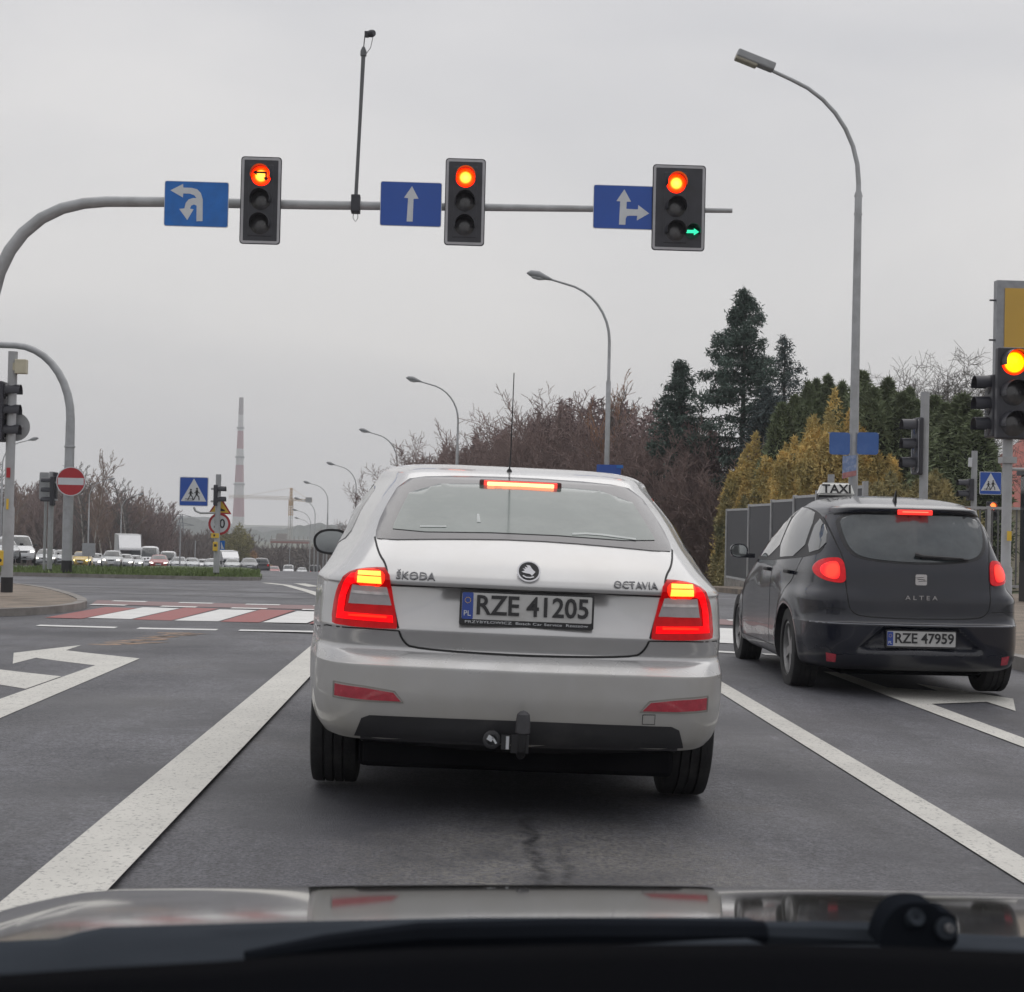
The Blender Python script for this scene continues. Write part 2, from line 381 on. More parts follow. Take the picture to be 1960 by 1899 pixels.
# grass island in the middle of the far side
isl = [(-15.5, 46.5), (-11.5, 44.6), (-8, 43.8), (-6.1, 43.9), (-5.35, 44.8), (-5.25, 46.5), (-6.2, 56), (-9.2, 78), (-13, 100), (-15.5, 100), (-14, 78), (-13.5, 60), (-16, 50)]
def mound(x, y): return .06 * min(1, max(0, (y - 45) / 4)) * min(1, max(0, (-5.4 - x) / 1.2))
sheet('grass_island', [isl], .09, GRASSB, 1.0, .25, kind='structure', hfun=mound)
sheet('island_kerb', [strip(isl[:6] , .14)], .10, KERB, 1.0, .3, kind='structure')
rng = np.random.default_rng(3)
def grass(name, pts, hmin, hmax, dz, label, hf=None):
    V = []; 
    for (x, y) in pts:
        z = g(x, y) + dz + (hf(x, y) if hf else 0); h = rng.uniform(hmin, hmax) * (1.0 + .8 * (rng.random() < .06)); a = rng.uniform(0, 6.28); w_ = rng.uniform(.012, .03)
        dx, dy = math.cos(a) * w_, math.sin(a) * w_; lx_, ly_ = rng.normal(0, h * .35, 2)
        V += [(x - dx, y - dy, z), (x + dx, y + dy, z), (x + lx_, y + ly_, z + h)]
    n = len(V) // 3; me = bpy.data.meshes.new(name); me.from_pydata(V, [], [(3 * i, 3 * i + 1, 3 * i + 2) for i in range(n)])
    o = link(name, me, GRASS); return tag(o, label, 'grass', kind='stuff')
pts = []
while len(pts) < 16000:
    y = 43.6 + rng.random() ** 1.6 * 22; x = rng.uniform(-15, -4.4)
    if x > -5.3 - max(0, y - 47) * .11: continue
    if y < 44.9 and (x > -6.0 or x < -11.2): continue
    if y < 44.0 + max(0, -8 - x) * .28: continue
    if y < 46.8 and x < -13.5: continue
    pts.append((x, y))
grass('island_grass', pts, .05, .14, .085, 'green grass covering the traffic island across the junction', mound)

# painted markings
def mark(name, polys, mat, dz=.006): return tag(sheet(name, polys, dz, mat, .5), kind='structure')
mark('lane_line', [[(-1.35, -2), (-1.05, -2), (-.93, 14.9), (-1.18, 14.9)]], PW)
mark('lane_line_right', [[(2.03, -2), (2.20, -2), (2.25, 16.4), (2.09, 16.4)]], PW)
mark('turn_arrow_left', [[(-3.55, 13.65), (-3.2, 14.6), (-3.2, 14.0), (-2.44, 13.27), (-2.5, 6.5), (-2.72, 6.5), (-2.74, 10.24), (-2.66, 12.62), (-3.26, 13.22), (-3.3, 12.67)]], PW)
mark('turn_arrow_bar', [[(-3.5, 12.35), (-3.27, 12.18), (-2.705, 11.71), (-2.735, 10.84), (-2.97, 11.1), (-3.5, 11.35)]], PW, .007)
mark('turn_arrow_right', [[(3.40, 14.3), (3.50, 6), (3.63, 6), (3.62, 11.82), (4.15, 12.17), (4.16, 11.57), (4.48, 12.52), (4.0, 13.5), (4.0, 12.9), (3.62, 13.0), (3.56, 14.3)]], PW)
st = []
for i in range(9):
    x = -4.2 + i * 1.06; s = -.13; y = 17.17 + (x + 4.2) * s
    st.append([(x, y), (x + .83, y + .83 * s), (x + .83, y + .83 * s - .2), (x, y - .2)])
mark('stop_dashes', st, PW2)
wh, rd = [], []
for i in range(11):
    x = -4.0 + i * 1.0; y0 = 18.5 - .16 * (x + 4); 
    wh.append([(x, y0), (x + .5, y0 - .06), (x + .64, y0 + 2.45), (x + .16, y0 + 2.53)])
    rd.append([(x + .53, y0 - .12), (x + .97, y0 - .18), (x + 1.12, y0 + 2.58), (x + .67, y0 + 2.66)])
rd.append([(-4.45, 18.4), (-4.03, 18.35), (-3.87, 20.8), (-4.3, 20.9)])
mark('crossing_white', wh, PW2); mark('crossing_red', rd, PR)
c2, c3 = [], []
for i in range(11):
    x = -4.6 + i * .93; y0 = 21.35 - .13 * (x + 4.6)
    c2.append([(x, y0), (x + .47, y0 - .05), (x + .47, y0 + .2), (x, y0 + .25)])
    c2.append([(x + .05, y0 + 1.15), (x + .52, y0 + 1.1), (x + .52, y0 + 1.35), (x + .05, y0 + 1.4)])
mark('cycle_crossing_dashes', c2, PW2, .009)
mark('cycle_crossing', [[(-4.62, 21.6), (5.4, 20.3), (5.5, 21.5), (-4.8, 22.8)]], PR2)
# white edge line and dash on the far road, lines of the crossing street
def gp(u, v):
    Y = 30.
    for _ in range(60):
        P = at(u, v, Y); Y += (P.z - g(P.x, Y)) * 18 if Y < 60 else (P.z - g(P.x, Y)) * 30
        Y = max(5, min(Y, 350))
    P = at(u, v, Y); return (P.x, Y)
mark('far_edge_line', [strip([gp(508, 1116), gp(548, 1120.5)], .25), strip([gp(548, 1120.5), gp(621, 1143), gp(690, 1164)], .2)], PW)
mark('far_dash', [[gp(562, 1117), gp(585, 1117.5), gp(612, 1123), (gp(590, 1123.5))]], PW)
for (a, b_) in (((20, 1118.5), (380, 1125)), ((60, 1131), (420, 1135))):
    pass
WEAR = M('pale worn asphalt', (.15, .15, .155), .8, 0, .25, 2, bump=.3)
mark('asphalt_wear', [strip([(-9.5, 30.5), (-6.5, 29.6), (-3.4, 28.7), (-1.5, 28.3)], .55), strip([(-9, 35.5), (-6.5, 34.6), (-4, 34.2)], .7), strip([(-8.0, 26.6), (-5.0, 25.9), (-2, 25.2)], .35)], WEAR, .003)
RUST = M('orange sand stain', (.38, .25, .17), .9, 0, .3, 9, dirt=(.14, .13, .12), damt=.9, dscale=7, dlo=.42, dhi=.56)
rs_ = random.Random(8); sl_ = []
for i in range(30):
    t_ = rs_.random(); x = -2.95 + .45 * t_ + rs_.uniform(-.12, .12); y = 14.75 + 1.5 * t_ + rs_.uniform(-.25, .25); a = rs_.uniform(.08, .24); h_ = rs_.uniform(.03, .10)
    sl_.append(chaikin([(x - a, y), (x - a * .3, y + h_), (x + a * .6, y + h_ * .7), (x + a, y), (x + a * .2, y - h_), (x - a * .5, y - h_ * .6)], 1))
sheet('sand_stain', sl_, .005, RUST, 5)['kind'] = 'structure'
# ------------------------------------------------------------------ car bodies
def pchip(t, y, q):
    t = np.asarray(t, float); y = np.asarray(y, float); h = np.diff(t); d = np.diff(y) / h; m = np.zeros_like(y)
    m[0] = d[0]; m[-1] = d[-1]
    for i in range(1, len(y) - 1):
        if d[i - 1] * d[i] > 0:
            w1 = 2 * h[i] + h[i - 1]; w2 = h[i] + 2 * h[i - 1]; m[i] = (w1 + w2) / (w1 / d[i - 1] + w2 / d[i])
    i = np.clip(np.searchsorted(t, q, side='right') - 1, 0, len(h) - 1); s = (q - t[i]) / h[i]
    return (1 + 2 * s) * (1 - s) ** 2 * y[i] + s * (1 - s) ** 2 * h[i] * m[i] + s * s * (3 - 2 * s) * y[i + 1] + s * s * (s - 1) * h[i] * m[i + 1]
def crom(P, seg):
    P = np.array(P); Q = np.vstack([2 * P[0] - P[1], P, 2 * P[-1] - P[-2]]); out = []
    for i in range(len(P) - 1):
        p0, p1, p2, p3 = Q[i:i + 4]
        for k_ in range(seg[i]):
            t = k_ / seg[i]
            out.append(.5 * ((2 * p1) + (p2 - p0) * t + (2 * p0 - 5 * p1 + 4 * p2 - p3) * t * t + (3 * p1 - p0 - 3 * p2 + p3) * t ** 3))
    out.append(P[-1]); return np.array(out)
def stack(levels, seg, sub, post=None):
    """levels: (z, yr, bow, wr, rc, w, yf, wf, fb, fc) -> verts, faces of a closed body shell; y=0 rear bumper, +y forward"""
    A = np.array(levels, float); t = np.arange(len(A)); q = np.linspace(0, len(A) - 1, (len(A) - 1) * sub + 1)
    L_ = np.stack([pchip(t, A[:, k_], q) for k_ in range(A.shape[1])], 1)
    V = []; rows = []
    for (z, yr, bow, wr, rc, w_, yf, wf, fb, fc) in L_:
        mid = (yr + yf) / 2; ya = min(yr + bow + rc + .45, mid - .05); yb = max(yf - fb - fc - .45, mid + .05)
        P = [(0, yr), (.5 * wr, yr + .25 * bow), (.82 * wr, yr + .7 * bow), (.96 * wr, yr + bow + .35 * rc), (wr, yr + bow + rc), (w_, ya), (w_, mid),
             (w_, yb), (wf, yf - fb - fc), (.93 * wf, yf - fb - .3 * fc), (.5 * wf, yf - .28 * fb), (0, yf)]
        P[4] = (wr + .25 * (w_ - wr), min(P[4][1], ya - .02)); 
        C = crom(P, seg); C[:, 0] = np.clip(C[:, 0], 0, None)
        C[0, 0] = 0; C[-1, 0] = 0
        loop = [(x, y, z) for x, y in C] + [(-x, y, z) for x, y in C[-2:0:-1]]
        rows.append(len(loop)); V += loop
    n = rows[0]; k_ = len(rows); V = np.array(V)
    if post: V = post(V)
    F = [(j * n + i, (j + 1) * n + i, (j + 1) * n + (i + 1) % n, j * n + (i + 1) % n) for j in range(k_ - 1) for i in range(n)]
    F.append(tuple(range(n))); F.append(tuple(range((k_ - 1) * n, k_ * n))[::-1])
    return V, F
def mesh_vf(name, V, F):
    me = bpy.data.meshes.new(name); me.from_pydata([tuple(v) for v in V], [], F)
    bm = bmesh.new(); bm.from_mesh(me); bmesh.ops.recalc_face_normals(bm, faces=bm.faces); bm.to_mesh(me); bm.free(); return me
def cut(me, cyls, mat_in, mats):
    """cut wheel wells out of the shell with cylinders"""
    for m in mats: me.materials.append(m)
    o = bpy.data.objects.new('c', me); COL.objects.link(o); tmp = [o]
    for (c, r, l_) in cyls:
        b = MB(); b.lathe([(.001, -l_ / 2), (r, -l_ / 2), (r, l_ / 2), (.001, l_ / 2)], c, (1, 0, 0), 40)
        k_ = b.build('k', mat_in); bmc = bmesh.new(); bmc.from_mesh(k_.data); bmesh.ops.remove_doubles(bmc, verts=bmc.verts, dist=.003)
        bmesh.ops.recalc_face_normals(bmc, faces=bmc.faces); bmc.to_mesh(k_.data); bmc.free()
        md = o.modifiers.new('b', 'BOOLEAN'); md.operation = 'DIFFERENCE'; md.object = k_; md.solver = 'EXACT'; md.material_mode = 'TRANSFER'; tmp.append(k_)
    bpy.context.view_layer.update()
    r = bpy.data.meshes.new_from_object(o.evaluated_get(bpy.context.evaluated_depsgraph_get()))
    for x in tmp: bpy.data.objects.remove(x)
    return r
AX = {'rear': (Vector((0, 1, 0)), lambda a, b: Vector((a, -6, b))), 'front': (Vector((0, -1, 0)), lambda a, b: Vector((a, 12, b))),
      'left': (Vector((1, 0, 0)), lambda a, b: Vector((-6, a, b))), 'right': (Vector((-1, 0, 0)), lambda a, b: Vector((6, a, b))),
      'top': (Vector((0, 0, -1)), lambda a, b: Vector((a, b, 6)))}
def drape(name, bvh, polys, side, mat, parent, off=.004, grid=.04, thick=.012, smooth=True):
    d, org = AX[side]; bmA = bmesh.new()
    if isinstance(polys[0][0], (int, float)): polys = [polys]
    if len(polys) > 1:
        for p_ in polys: r = drape(name, bvh, [p_], side, mat, parent, off, grid, thick, smooth)
        return r
    for poly in polys:
        bm = bmesh.new(); f = bm.faces.new([bm.verts.new((a, b, 0)) for a, b in poly]); bmesh.ops.triangulate(bm, faces=bm.faces[:])
        for k_ in (0, 1):
            a0, a1 = min(p[k_] for p in poly), max(p[k_] for p in poly); c = math.floor(a0 / grid) * grid + grid
            while c < a1 - 1e-6:
                bmesh.ops.bisect_plane(bm, geom=bm.verts[:] + bm.edges[:] + bm.faces[:], plane_co=(c, 0, 0) if k_ == 0 else (0, c, 0), plane_no=(1, 0, 0) if k_ == 0 else (0, 1, 0)); c += grid
        dead = []
        for v in bm.verts:
            h, nrm, i, di = bvh.ray_cast(org(v.co.x, v.co.y), d)
            if h is None: dead.append(v); continue
            if nrm.dot(d) > 0: nrm = -nrm
            v.co = h + (nrm * .5 - d * .5) * off * 1.2
        bmesh.ops.delete(bm, geom=dead, context='VERTS')
        be = [e for e in bm.edges if e.is_boundary]
        r = bmesh.ops.extrude_edge_only(bm, edges=be)
        for v in r['geom']:
            if isinstance(v, bmesh.types.BMVert): v.co += d * thick
        me = bpy.data.meshes.new('x'); bm.to_mesh(me); bm.free(); bmA.from_mesh(me); bpy.data.meshes.remove(me)
    bmesh.ops.recalc_face_normals(bmA, faces=bmA.faces)
    # make the visible side face outwards
    s = sum(f.normal.dot(d) * f.calc_area() for f in bmA.faces)
    if s > 0: bmesh.ops.reverse_faces(bmA, faces=bmA.faces)
    me = bpy.data.meshes.new(name); bmA.to_mesh(me); bmA.free()
    return link(name, me, mat, parent, smooth, 40)
def wheel(parent, x, y, z, r, w_, rim_r, spokes=5, side=1, n=36, mat=None):
    t = MB(); h = w_ / 2
    t.lathe([(rim_r, -h * .8), (rim_r + .01, -h), (r - .03, -h), (r - .006, -h * .93), (r, -h * .78), (r, -h * .46), (r - .009, -h * .44), (r - .009, -h * .38), (r, -h * .36), (r, -h * .05), (r - .009, -h * .03), (r - .009, h * .03), (r, h * .05), (r, h * .36), (r - .009, h * .38), (r - .009, h * .44), (r, h * .46), (r, h * .78), (r - .006, h * .93), (r - .03, h), (rim_r + .01, h), (rim_r, h * .8)], (0, 0, 0), (1, 0, 0), n)
    o = t.build('wheel', RUB, parent, True, 50); o.location = (x, y, z)
    m = MB(); m.lathe([(.01, -h * .3), (rim_r - .012, -h * .3), (rim_r - .012, h * .2)], (0, 0, 0), (side, 0, 0), n, mi=1); m.lathe([(rim_r, -h * .3), (rim_r, h * .85), (rim_r - .018, h * .88), (rim_r - .026, h * .5), (rim_r - .026, h * .2)], (0, 0, 0), (side, 0, 0), n)
    m.lathe([(.003, h * .72), (.05, h * .7), (.06, h * .2)], (0, 0, 0), (side, 0, 0), 16)
    for k_ in range(spokes):
        a = 2 * math.pi * k_ / spokes + .3; c_, s_ = math.cos(a), math.sin(a); tx_ = (-s_, c_)
        p0 = [(.035 * c_, .035 * s_), (rim_r - .02) and ((rim_r - .012) * c_, (rim_r - .012) * s_)]
        q = [(p0[0][0] + tx_[0] * .028, p0[0][1] + tx_[1] * .028), (p0[1][0] + tx_[0] * .036, p0[1][1] + tx_[1] * .036), (p0[1][0] - tx_[0] * .036, p0[1][1] - tx_[1] * .036), (p0[0][0] - tx_[0] * .028, p0[0][1] - tx_[1] * .028)]
        m.prism(q, (side * h * .45, 0, 0), (0, 1, 0), (0, 0, side), h * .25 if True else 0)
    m.build('rim', [mat or RIMM, BLK], o, True, 30)
    return o
def plate(parent, x, y, z, s, frame_txt=None, tilt=0, size=.088):
    e = MB(); e.prism(rrect(.535, .135, .008), (0, .006, -.002), (1, 0, 0), (0, 0, 1), .012)
    fr = e.build('number_plate', BLK, parent); fr.location = (x, y, z); fr.rotation_euler = (tilt, 0, 0)
    b = MB(); zc = .006 if frame_txt else 0
    b.prism(rrect(.518, .104 if frame_txt else .113, .006), (0, -.006, zc), (1, 0, 0), (0, 0, 1), .003); b.build('plate_face', M('plate white', (.50, .50, .49), .4, 0, .06, 12, dirt=(.3, .29, .27), damt=.5, dscale=9), fr)
    b = MB(); b.prism(rrect(.044, .104, .005), (-.236, -.009, zc), (1, 0, 0), (0, 0, 1), .0015); b.build('country_band', M('plate blue', (.03, .07, .32), .4), fr)
    text_mesh('country_code', 'PL', .03, SWHITE, fr, (-.237, -.012, zc - .03), .0006)
    mS = MB()
    for k_ in range(12): mS.box((-.236 + .011 * math.cos(k_ * math.pi / 6), -.0115, zc + .022 + .011 * math.sin(k_ * math.pi / 6)), (.003, .001, .003))
    mS.build('country_stars', SYEL, fr)
    t = text_mesh('plate_text', s, size * 1.0, M('plate ink', (.02, .02, .022), .4), fr, (.022, -.0115, zc + .001), .0015, xs=.82, bold=.0016)
    # fit the lettering to the plate
    w0 = max(v.co.x for v in t.data.vertices) - min(v.co.x for v in t.data.vertices); h0 = max(v.co.y for v in t.data.vertices) - min(v.co.y for v in t.data.vertices)
    t.data.transform(Matrix.Diagonal((.445 / w0, .079 / h0, 1, 1)))
    if frame_txt:
        t = text_mesh('frame_text', frame_txt, .018, SWHITE, fr, (.0, -.009, -.0565), .0006)
        w0 = max(v.co.x for v in t.data.vertices) - min(v.co.x for v in t.data.vertices)
        t.data.transform(Matrix.Diagonal((.49 / w0, .8, 1, 1)))
    return fr
def ycast(bvh, x, z): 
    h = bvh.ray_cast(Vector((x, -6, z)), Vector((0, 1, 0)))[0]; return h.y if h else 0
def xcast(bvh, y, z, s=-1):
    h = bvh.ray_cast(Vector((6 * s, y, z)), Vector((-s, 0, 0)))[0]; return h.x if h else 0

# ---- the silver saloon ahead
SILV = M('silver metallic paint', (.54, .54, .54), .25, .45, .03, 3, coat=.55, spec=.5, rvar=.04, dirt=(.38, .36, .32), damt=.3, dscale=2.2, dlo=.45, dhi=.75)
def dust_low(m, col, z0, z1, amt):
    """road dirt thrown up on the lower part of the body (object z in metres)"""
    t = m.node_tree; n = t.nodes.new; l = t.links.new; b = t.nodes['Principled BSDF']
    src = b.inputs['Base Color'].links[0].from_socket
    c = n('ShaderNodeTexCoord'); s = n('ShaderNodeSeparateXYZ'); l(c.outputs['Object'], s.inputs[0])
    no = n('ShaderNodeTexNoise'); no.inputs['Scale'].default_value = 7; no.inputs['Detail'].default_value = 8; l(c.outputs['Object'], no.inputs['Vector'])
    ad = n('ShaderNodeMath'); ad.operation = 'MULTIPLY_ADD'; ad.inputs[1].default_value = .25; l(no.outputs['Fac'], ad.inputs[0]); l(s.outputs['Z'], ad.inputs[2])
    mr = n('ShaderNodeMapRange'); mr.inputs[1].default_value = z0 + .12; mr.inputs[2].default_value = z1 + .12; mr.inputs[3].default_value = amt; mr.inputs[4].default_value = 0
    l(ad.outputs[0], mr.inputs[0])
    mx = n('ShaderNodeMix'); mx.data_type = 'RGBA'; mx.inputs[7].default_value = col + (1,); l(mr.outputs[0], mx.inputs[0]); l(src, mx.inputs[6]); l(mx.outputs[2], b.inputs['Base Color'])
    rs = b.inputs['Roughness'].links[0].from_socket; m4 = n('ShaderNodeMath'); m4.operation = 'MULTIPLY_ADD'; m4.inputs[1].default_value = .35
    l(mr.outputs[0], m4.inputs[0]); l(rs, m4.inputs[2]); l(m4.outputs[0], b.inputs['Roughness'])
    mt = n('ShaderNodeMapRange'); mt.inputs[3].default_value = b.inputs['Metallic'].default_value; mt.inputs[4].default_value = b.inputs['Metallic'].default_value * .35
    l(mr.outputs[0], mt.inputs[0]); l(mt.outputs[0], b.inputs['Metallic'])
dust_low(SILV, (.31, .29, .235), .24, .66, .72)
UND = M('underbody black', (.006, .006, .007), .95, 0, .2, 4, spec=.05)
SEAM = M('panel gap', (.012, .012, .013), .7)
SX, SY = .311, 6.3
#      z     yr    bow  wr   rc   w    yf   wf   fb  fc
SK = [(.30, .06, .12, .80, .38, .885, 4.50, .76, .25, .4),
      (.34, .03, .12, .825, .38, .895, 4.58, .78, .25, .4),
      (.42, .008, .12, .845, .38, .903, 4.64, .80, .25, .4),
      (.50, .0, .12, .85, .38, .907, 4.66, .81, .25, .4),
      (.597, .000, .12, .85, .38, .907, 4.66, .81, .25, .4),
      (.603, .005, .12, .85, .38, .907, 4.66, .81, .25, .4),
      (.640, .048, .12, .848, .38, .906, 4.65, .81, .25, .4),
      (.655, .074, .12, .847, .38, .906, 4.65, .81, .25, .4),
      (.670, .078, .12, .846, .38, .905, 4.65, .81, .25, .4),
      (.738, .052, .12, .845, .38, .904, 4.62, .80, .25, .4),
      (.752, .056, .12, .845, .38, .904, 4.60, .80, .25, .4),
      (.83, .074, .12, .842, .38, .902, 4.52, .78, .25, .4),
      (.905, .078, .12, .835, .38, .898, 4.2, .76, .25, .4),
      (.916, .062, .12, .832, .38, .897, 4.12, .76, .25, .4),
      (.930, .058, .12, .822, .38, .888, 4.0, .76, .2, .4),
      (.950, .070, .12, .800, .38, .872, 3.8, .76, .2, .3),
      (1.0, .125, .12, .752, .38, .845, 3.42, .75, .2, .25),
      (1.05, .215, .115, .722, .38, .825, 3.28, .74, .2, .2),
      (1.10, .330, .105, .698, .38, .802, 3.18, .72, .2, .2),
      (1.2, .60, .095, .668, .36, .78, 2.98, .68, .2, .2),
      (1.3, .87, .085, .625, .34, .725, 2.76, .62, .2, .2),
      (1.365, 1.06, .08, .59, .32, .68, 2.6, .58, .2, .2),
      (1.395, 1.17, .08, .585, .3, .665, 2.5, .54, .2, .2),
      (1.425, 1.34, .08, .55, .28, .62, 2.38, .48, .2, .2),
      (1.447, 1.58, .06, .48, .22, .54, 2.25, .4, .1, .15),
      (1.458, 1.8, .04, .36, .12, .41, 2.12, .26, .05, .06),
      (1.461, 1.92, .01, .1, .02, .11, 2.02, .1, .01, .01)]
def sk_post(V):
    x, y, z = np.abs(V[:, 0]), V[:, 1], V[:, 2]
    edge = .485 - (z - .757) / .138 * .17
    Rz = np.where((z > .752) & (z < .908), (z - .752) / .15 * .058, 0)
    m = np.where(x < edge, 1, np.clip((.545 - x) / np.maximum(.545 - edge, .03), 0, 1))
    V = V.copy(); V[:, 1] = y + np.where(y < 1.0, Rz * m, 0); return V
V, F = stack(SK, [26, 26, 12, 10, 8, 6, 6, 6, 6, 8, 8], 5, sk_post)
me0 = mesh_vf('body', V, F); bv = BVHTree.FromPolygons([tuple(v) for v in V], [f for f in F])
ROLLS = math.atan((g(SX + .775, SY + 1) - g(SX - .775, SY + 1)) / 1.55)
car = thing('silver_car', 'silver saloon with red brake lights lit, standing in the middle lane right ahead', 'car', (SX, SY, g(SX, SY + 1) + .004))
car.rotation_euler = (0, -ROLLS, 0); car.scale = (.99, 1, 1)
wells = [((s * .86, yy_, .315), .365, .56) for s in (-1, 1) for yy_ in (.95, 3.64)]
me1 = cut(me0, wells, BLK, [SILV, BLK])
body = link('body', me1, [], car, True, 21)
U = MB(); U.box((0, 2.3, .26), (1.3, 3.9, .2), bev=.02); U.box((0, .34, .26), (1.25, .4, .14), bev=.02); U.build('underbody', UND, car)
# rear window: tinted border and clear field
border = chaikin([(-.545, 1.352), (-.40, 1.378), (0, 1.388), (.40, 1.378), (.545, 1.352), (.615, 1.19), (.628, 1.10), (.61, 1.083), (.3, 1.10), (0, 1.108), (-.3, 1.10), (-.61, 1.083), (-.628, 1.10), (-.615, 1.19)], 1)
WB = M('rear window ceramic border', (.075, .072, .078), .14, 0, .05, 2, rvar=.03, spec=.6)
def glass_dust_daylight():
    m = M('rear window glass', (.085, .115, .105), .10, 0, .15, 2.2, rvar=.05, spec=.6, dirt=(.155, .185, .172), damt=.55, dscale=3.5, dlo=.45, dhi=.7); return m  # dust plus daylight coming through the cabin, both put into the colour
rw = drape('rear_window', bv, [border], 'rear', WB, car, .004, .04)
drape('glass', bv, [chaikin([(-.485, 1.332), (0, 1.354), (.485, 1.332), (.55, 1.16), (.555, 1.118), (0, 1.135), (-.555, 1.118), (-.55, 1.16)], 1)], 'rear', glass_dust_daylight(), rw, .007, .04)
DEF = M('window sticker trace', (.42, .45, .44), .5)
drape('sticker', bv, [strip([(-.44, 1.142), (-.33, 1.146)], .006), strip([(.2, 1.138), (.26, 1.142), (.33, 1.14), (.47, 1.128)], .008), [(-.2, 1.17), (-.185, 1.17), (-.19, 1.205), (-.2, 1.205)]], 'rear', DEF, rw, .009, .05, .002)
# high brake light
c = MB(); yb = ycast(bv, 0, 1.352)
c.box((0, yb - .018, 1.348), (.375, .03, .042), bev=.008); hb = c.build('high_brake_light', M('brake light housing', (.10, .03, .03), .4), car)
c = MB(); c.box((0, yb - .036, 1.350), (.305, .012, .018), bev=.004)
c.build('brake_strip', M('lit brake strip', (.8, .2, .1), .4, emit=(1, .30, .13), es=3.2), hb)
c = MB(); c.box((0, yb - .031, 1.350), (.335, .012, .031), bev=.004)
c.build('brake_lens', M('lit brake lens', (.6, .05, .04), .3, emit=(1, .06, .04), es=.8), hb)
# tail lamps
LRED = M('lit tail lamp', (.30, .004, .006), .2, emit=(1, .0, .004), es=.14, coat=.0, spec=.2, var=.25, scale=30)
LRB = M('lit tail band', (.5, .005, .01), .5, emit=(1, .0, .003), es=.75, coat=0, spec=.1)
LYEL = M('lit brake lamp', (.8, .4, .1), .2, emit=(1, .52, .04), es=1.25, coat=.2, spec=.3, var=.1)
LREDG = M('lamp glow around bulb', (.8, .05, .03), .2, emit=(1, .015, .0), es=.95, coat=0, spec=.1)
LCLR = M('clear lamp window', (.30, .28, .29), .15, 0, .15, 14, coat=1, spec=.7)
LCLR2 = M('reversing lamp reflector', (.5, .48, .48), .2, .5, .25, 30, coat=1)
def lampset(s):
    q = lambda P: [(s * a, b) for a, b in P]
    lens = drape('tail_lamp', bv, [chaikin(q([(.552, .975), (.62, .973), (.70, .958), (.742, .925), (.765, .86), (.775, .75), (.75, .742), (.512, .738), (.506, .75), (.53, .86)]), 1)], 'rear', LRED, car, .010, .03, .03)
    drape('tail_band', bv, [q([(.60, .955), (.70, .945), (.728, .915), (.745, .85), (.752, .768), (.524, .762), (.528, .79), (.722, .795), (.716, .86), (.70, .905), (.69, .915), (.60, .92)])], 'rear', LRB, lens, .0125, .03, .004)
    drape('reversing_lamp', bv, [q([(.556, .905), (.692, .905), (.705, .83), (.535, .83)])], 'rear', LCLR, lens, .0135, .03, .005)
    drape('lamp_rib', bv, [q([(.553, .882), (.69, .882), (.695, .871), (.55, .869)])], 'rear', LCLR2, lens, .016, .03, .004)
    drape('bulb_glow', bv, [chaikin(q([(.568, .966), (.684, .964), (.684, .907), (.562, .907)]), 2)], 'rear', LREDG, lens, .0135, .03, .004)
    drape('brake_lamp', bv, [q([(.582, .957), (.672, .955), (.672, .939), (.58, .939)]), q([(.579, .936), (.672, .936), (.672, .918), (.576, .918)])], 'rear', LYEL, lens, .0165, .03, .004)
    drape('tail_glow_bar', bv, [q([(.55, .787), (.64, .789), (.70, .787), (.70, .78), (.55, .778)])], 'rear', LREDG, lens, .016, .03, .003)
lampset(-1); lampset(1)
# panel gaps
gp_ = chaikin([(-.628, 1.095), (-.60, 1.03), (-.565, .99), (-.552, .93), (-.505, .745), (-.482, .69), (-.44, .664), (0, .655), (.44, .664), (.482, .69), (.505, .745), (.552, .93), (.565, .99), (.60, 1.03), (.628, 1.095)], 2, False)
drape('tailgate_gap', bv, [strip(gp_, .008)], 'rear', SEAM, car, .0015, .03, .003)
drape('lip_gap', bv, [strip([(-.545, .9105), (0, .9105), (.545, .9105)], .006)], 'rear', SEAM, car, .001, .03, .002)
drape('bumper_gap', bv, [strip([(s * .50, .733), (s * .64, .736), (s * .80, .733), (s * .86, .71)], .005) for s in (-1, 1)], 'rear', SEAM, car, .001, .03, .002)
for s in (-1, 1):
    drape('reflector', bv, [[(s * .745, .515), (s * .62, .508), (s * .51, .495), (s * .478, .462), (s * .62, .462), (s * .745, .468)]], 'rear', M('red reflector', (.42, .04, .06), .25, 0, .15, 40, coat=1), car, .004, .03, .01)
    drape('reflector_rim', bv, [strip([(s * .752, .522), (s * .62, .514), (s * .505, .50), (s * .468, .458), (s * .62, .456), (s * .752, .461), (s * .752, .522)], .006)], 'rear', M('reflector rim', (.25, .24, .22), .5), car, .002, .03, .004)
# number plate and badges
plate(car, .004, ycast(bv, .0, .80) - .012, .838, 'RZE 41205', 'PRZYBYŁOWICZ  Bosch Car Service  Rzeszów', R(-4))
yb = ycast(bv, 0, .975)
e = MB(); e.prism(circle(.047, 36), (0, .0, 0), (1, 0, 0), (0, 0, 1), .008); em = e.build('emblem', CHROME, car, True, 30); em.location = (.006, yb - .004, .985); em.rotation_euler = (R(-32), 0, 0)
e = MB(); e.prism(circle(.0405, 32), (0, -.008, 0), (1, 0, 0), (0, 0, 1), .002); e.build('emblem_field', BLK, em)
e = MB()
e.prism([(-.030, -.006), (-.012, -.012), (.004, -.014), (.012, -.022), (.020, -.012), (.026, -.004), (.018, .002), (.012, .01), (.004, .024), (-.012, .026), (-.004, .014), (-.018, .018), (-.012, .008), (-.026, .010), (-.016, .001)], (0, -.010, 0), (1, 0, 0), (0, 0, 1), .002)
e.prism(strip([(-.024, -.022), (-.012, -.03), (.006, -.031), (.02, -.026)], .005), (0, -.010, 0), (1, 0, 0), (0, 0, 1), .002); e.build('winged_arrow', CHROME, em)
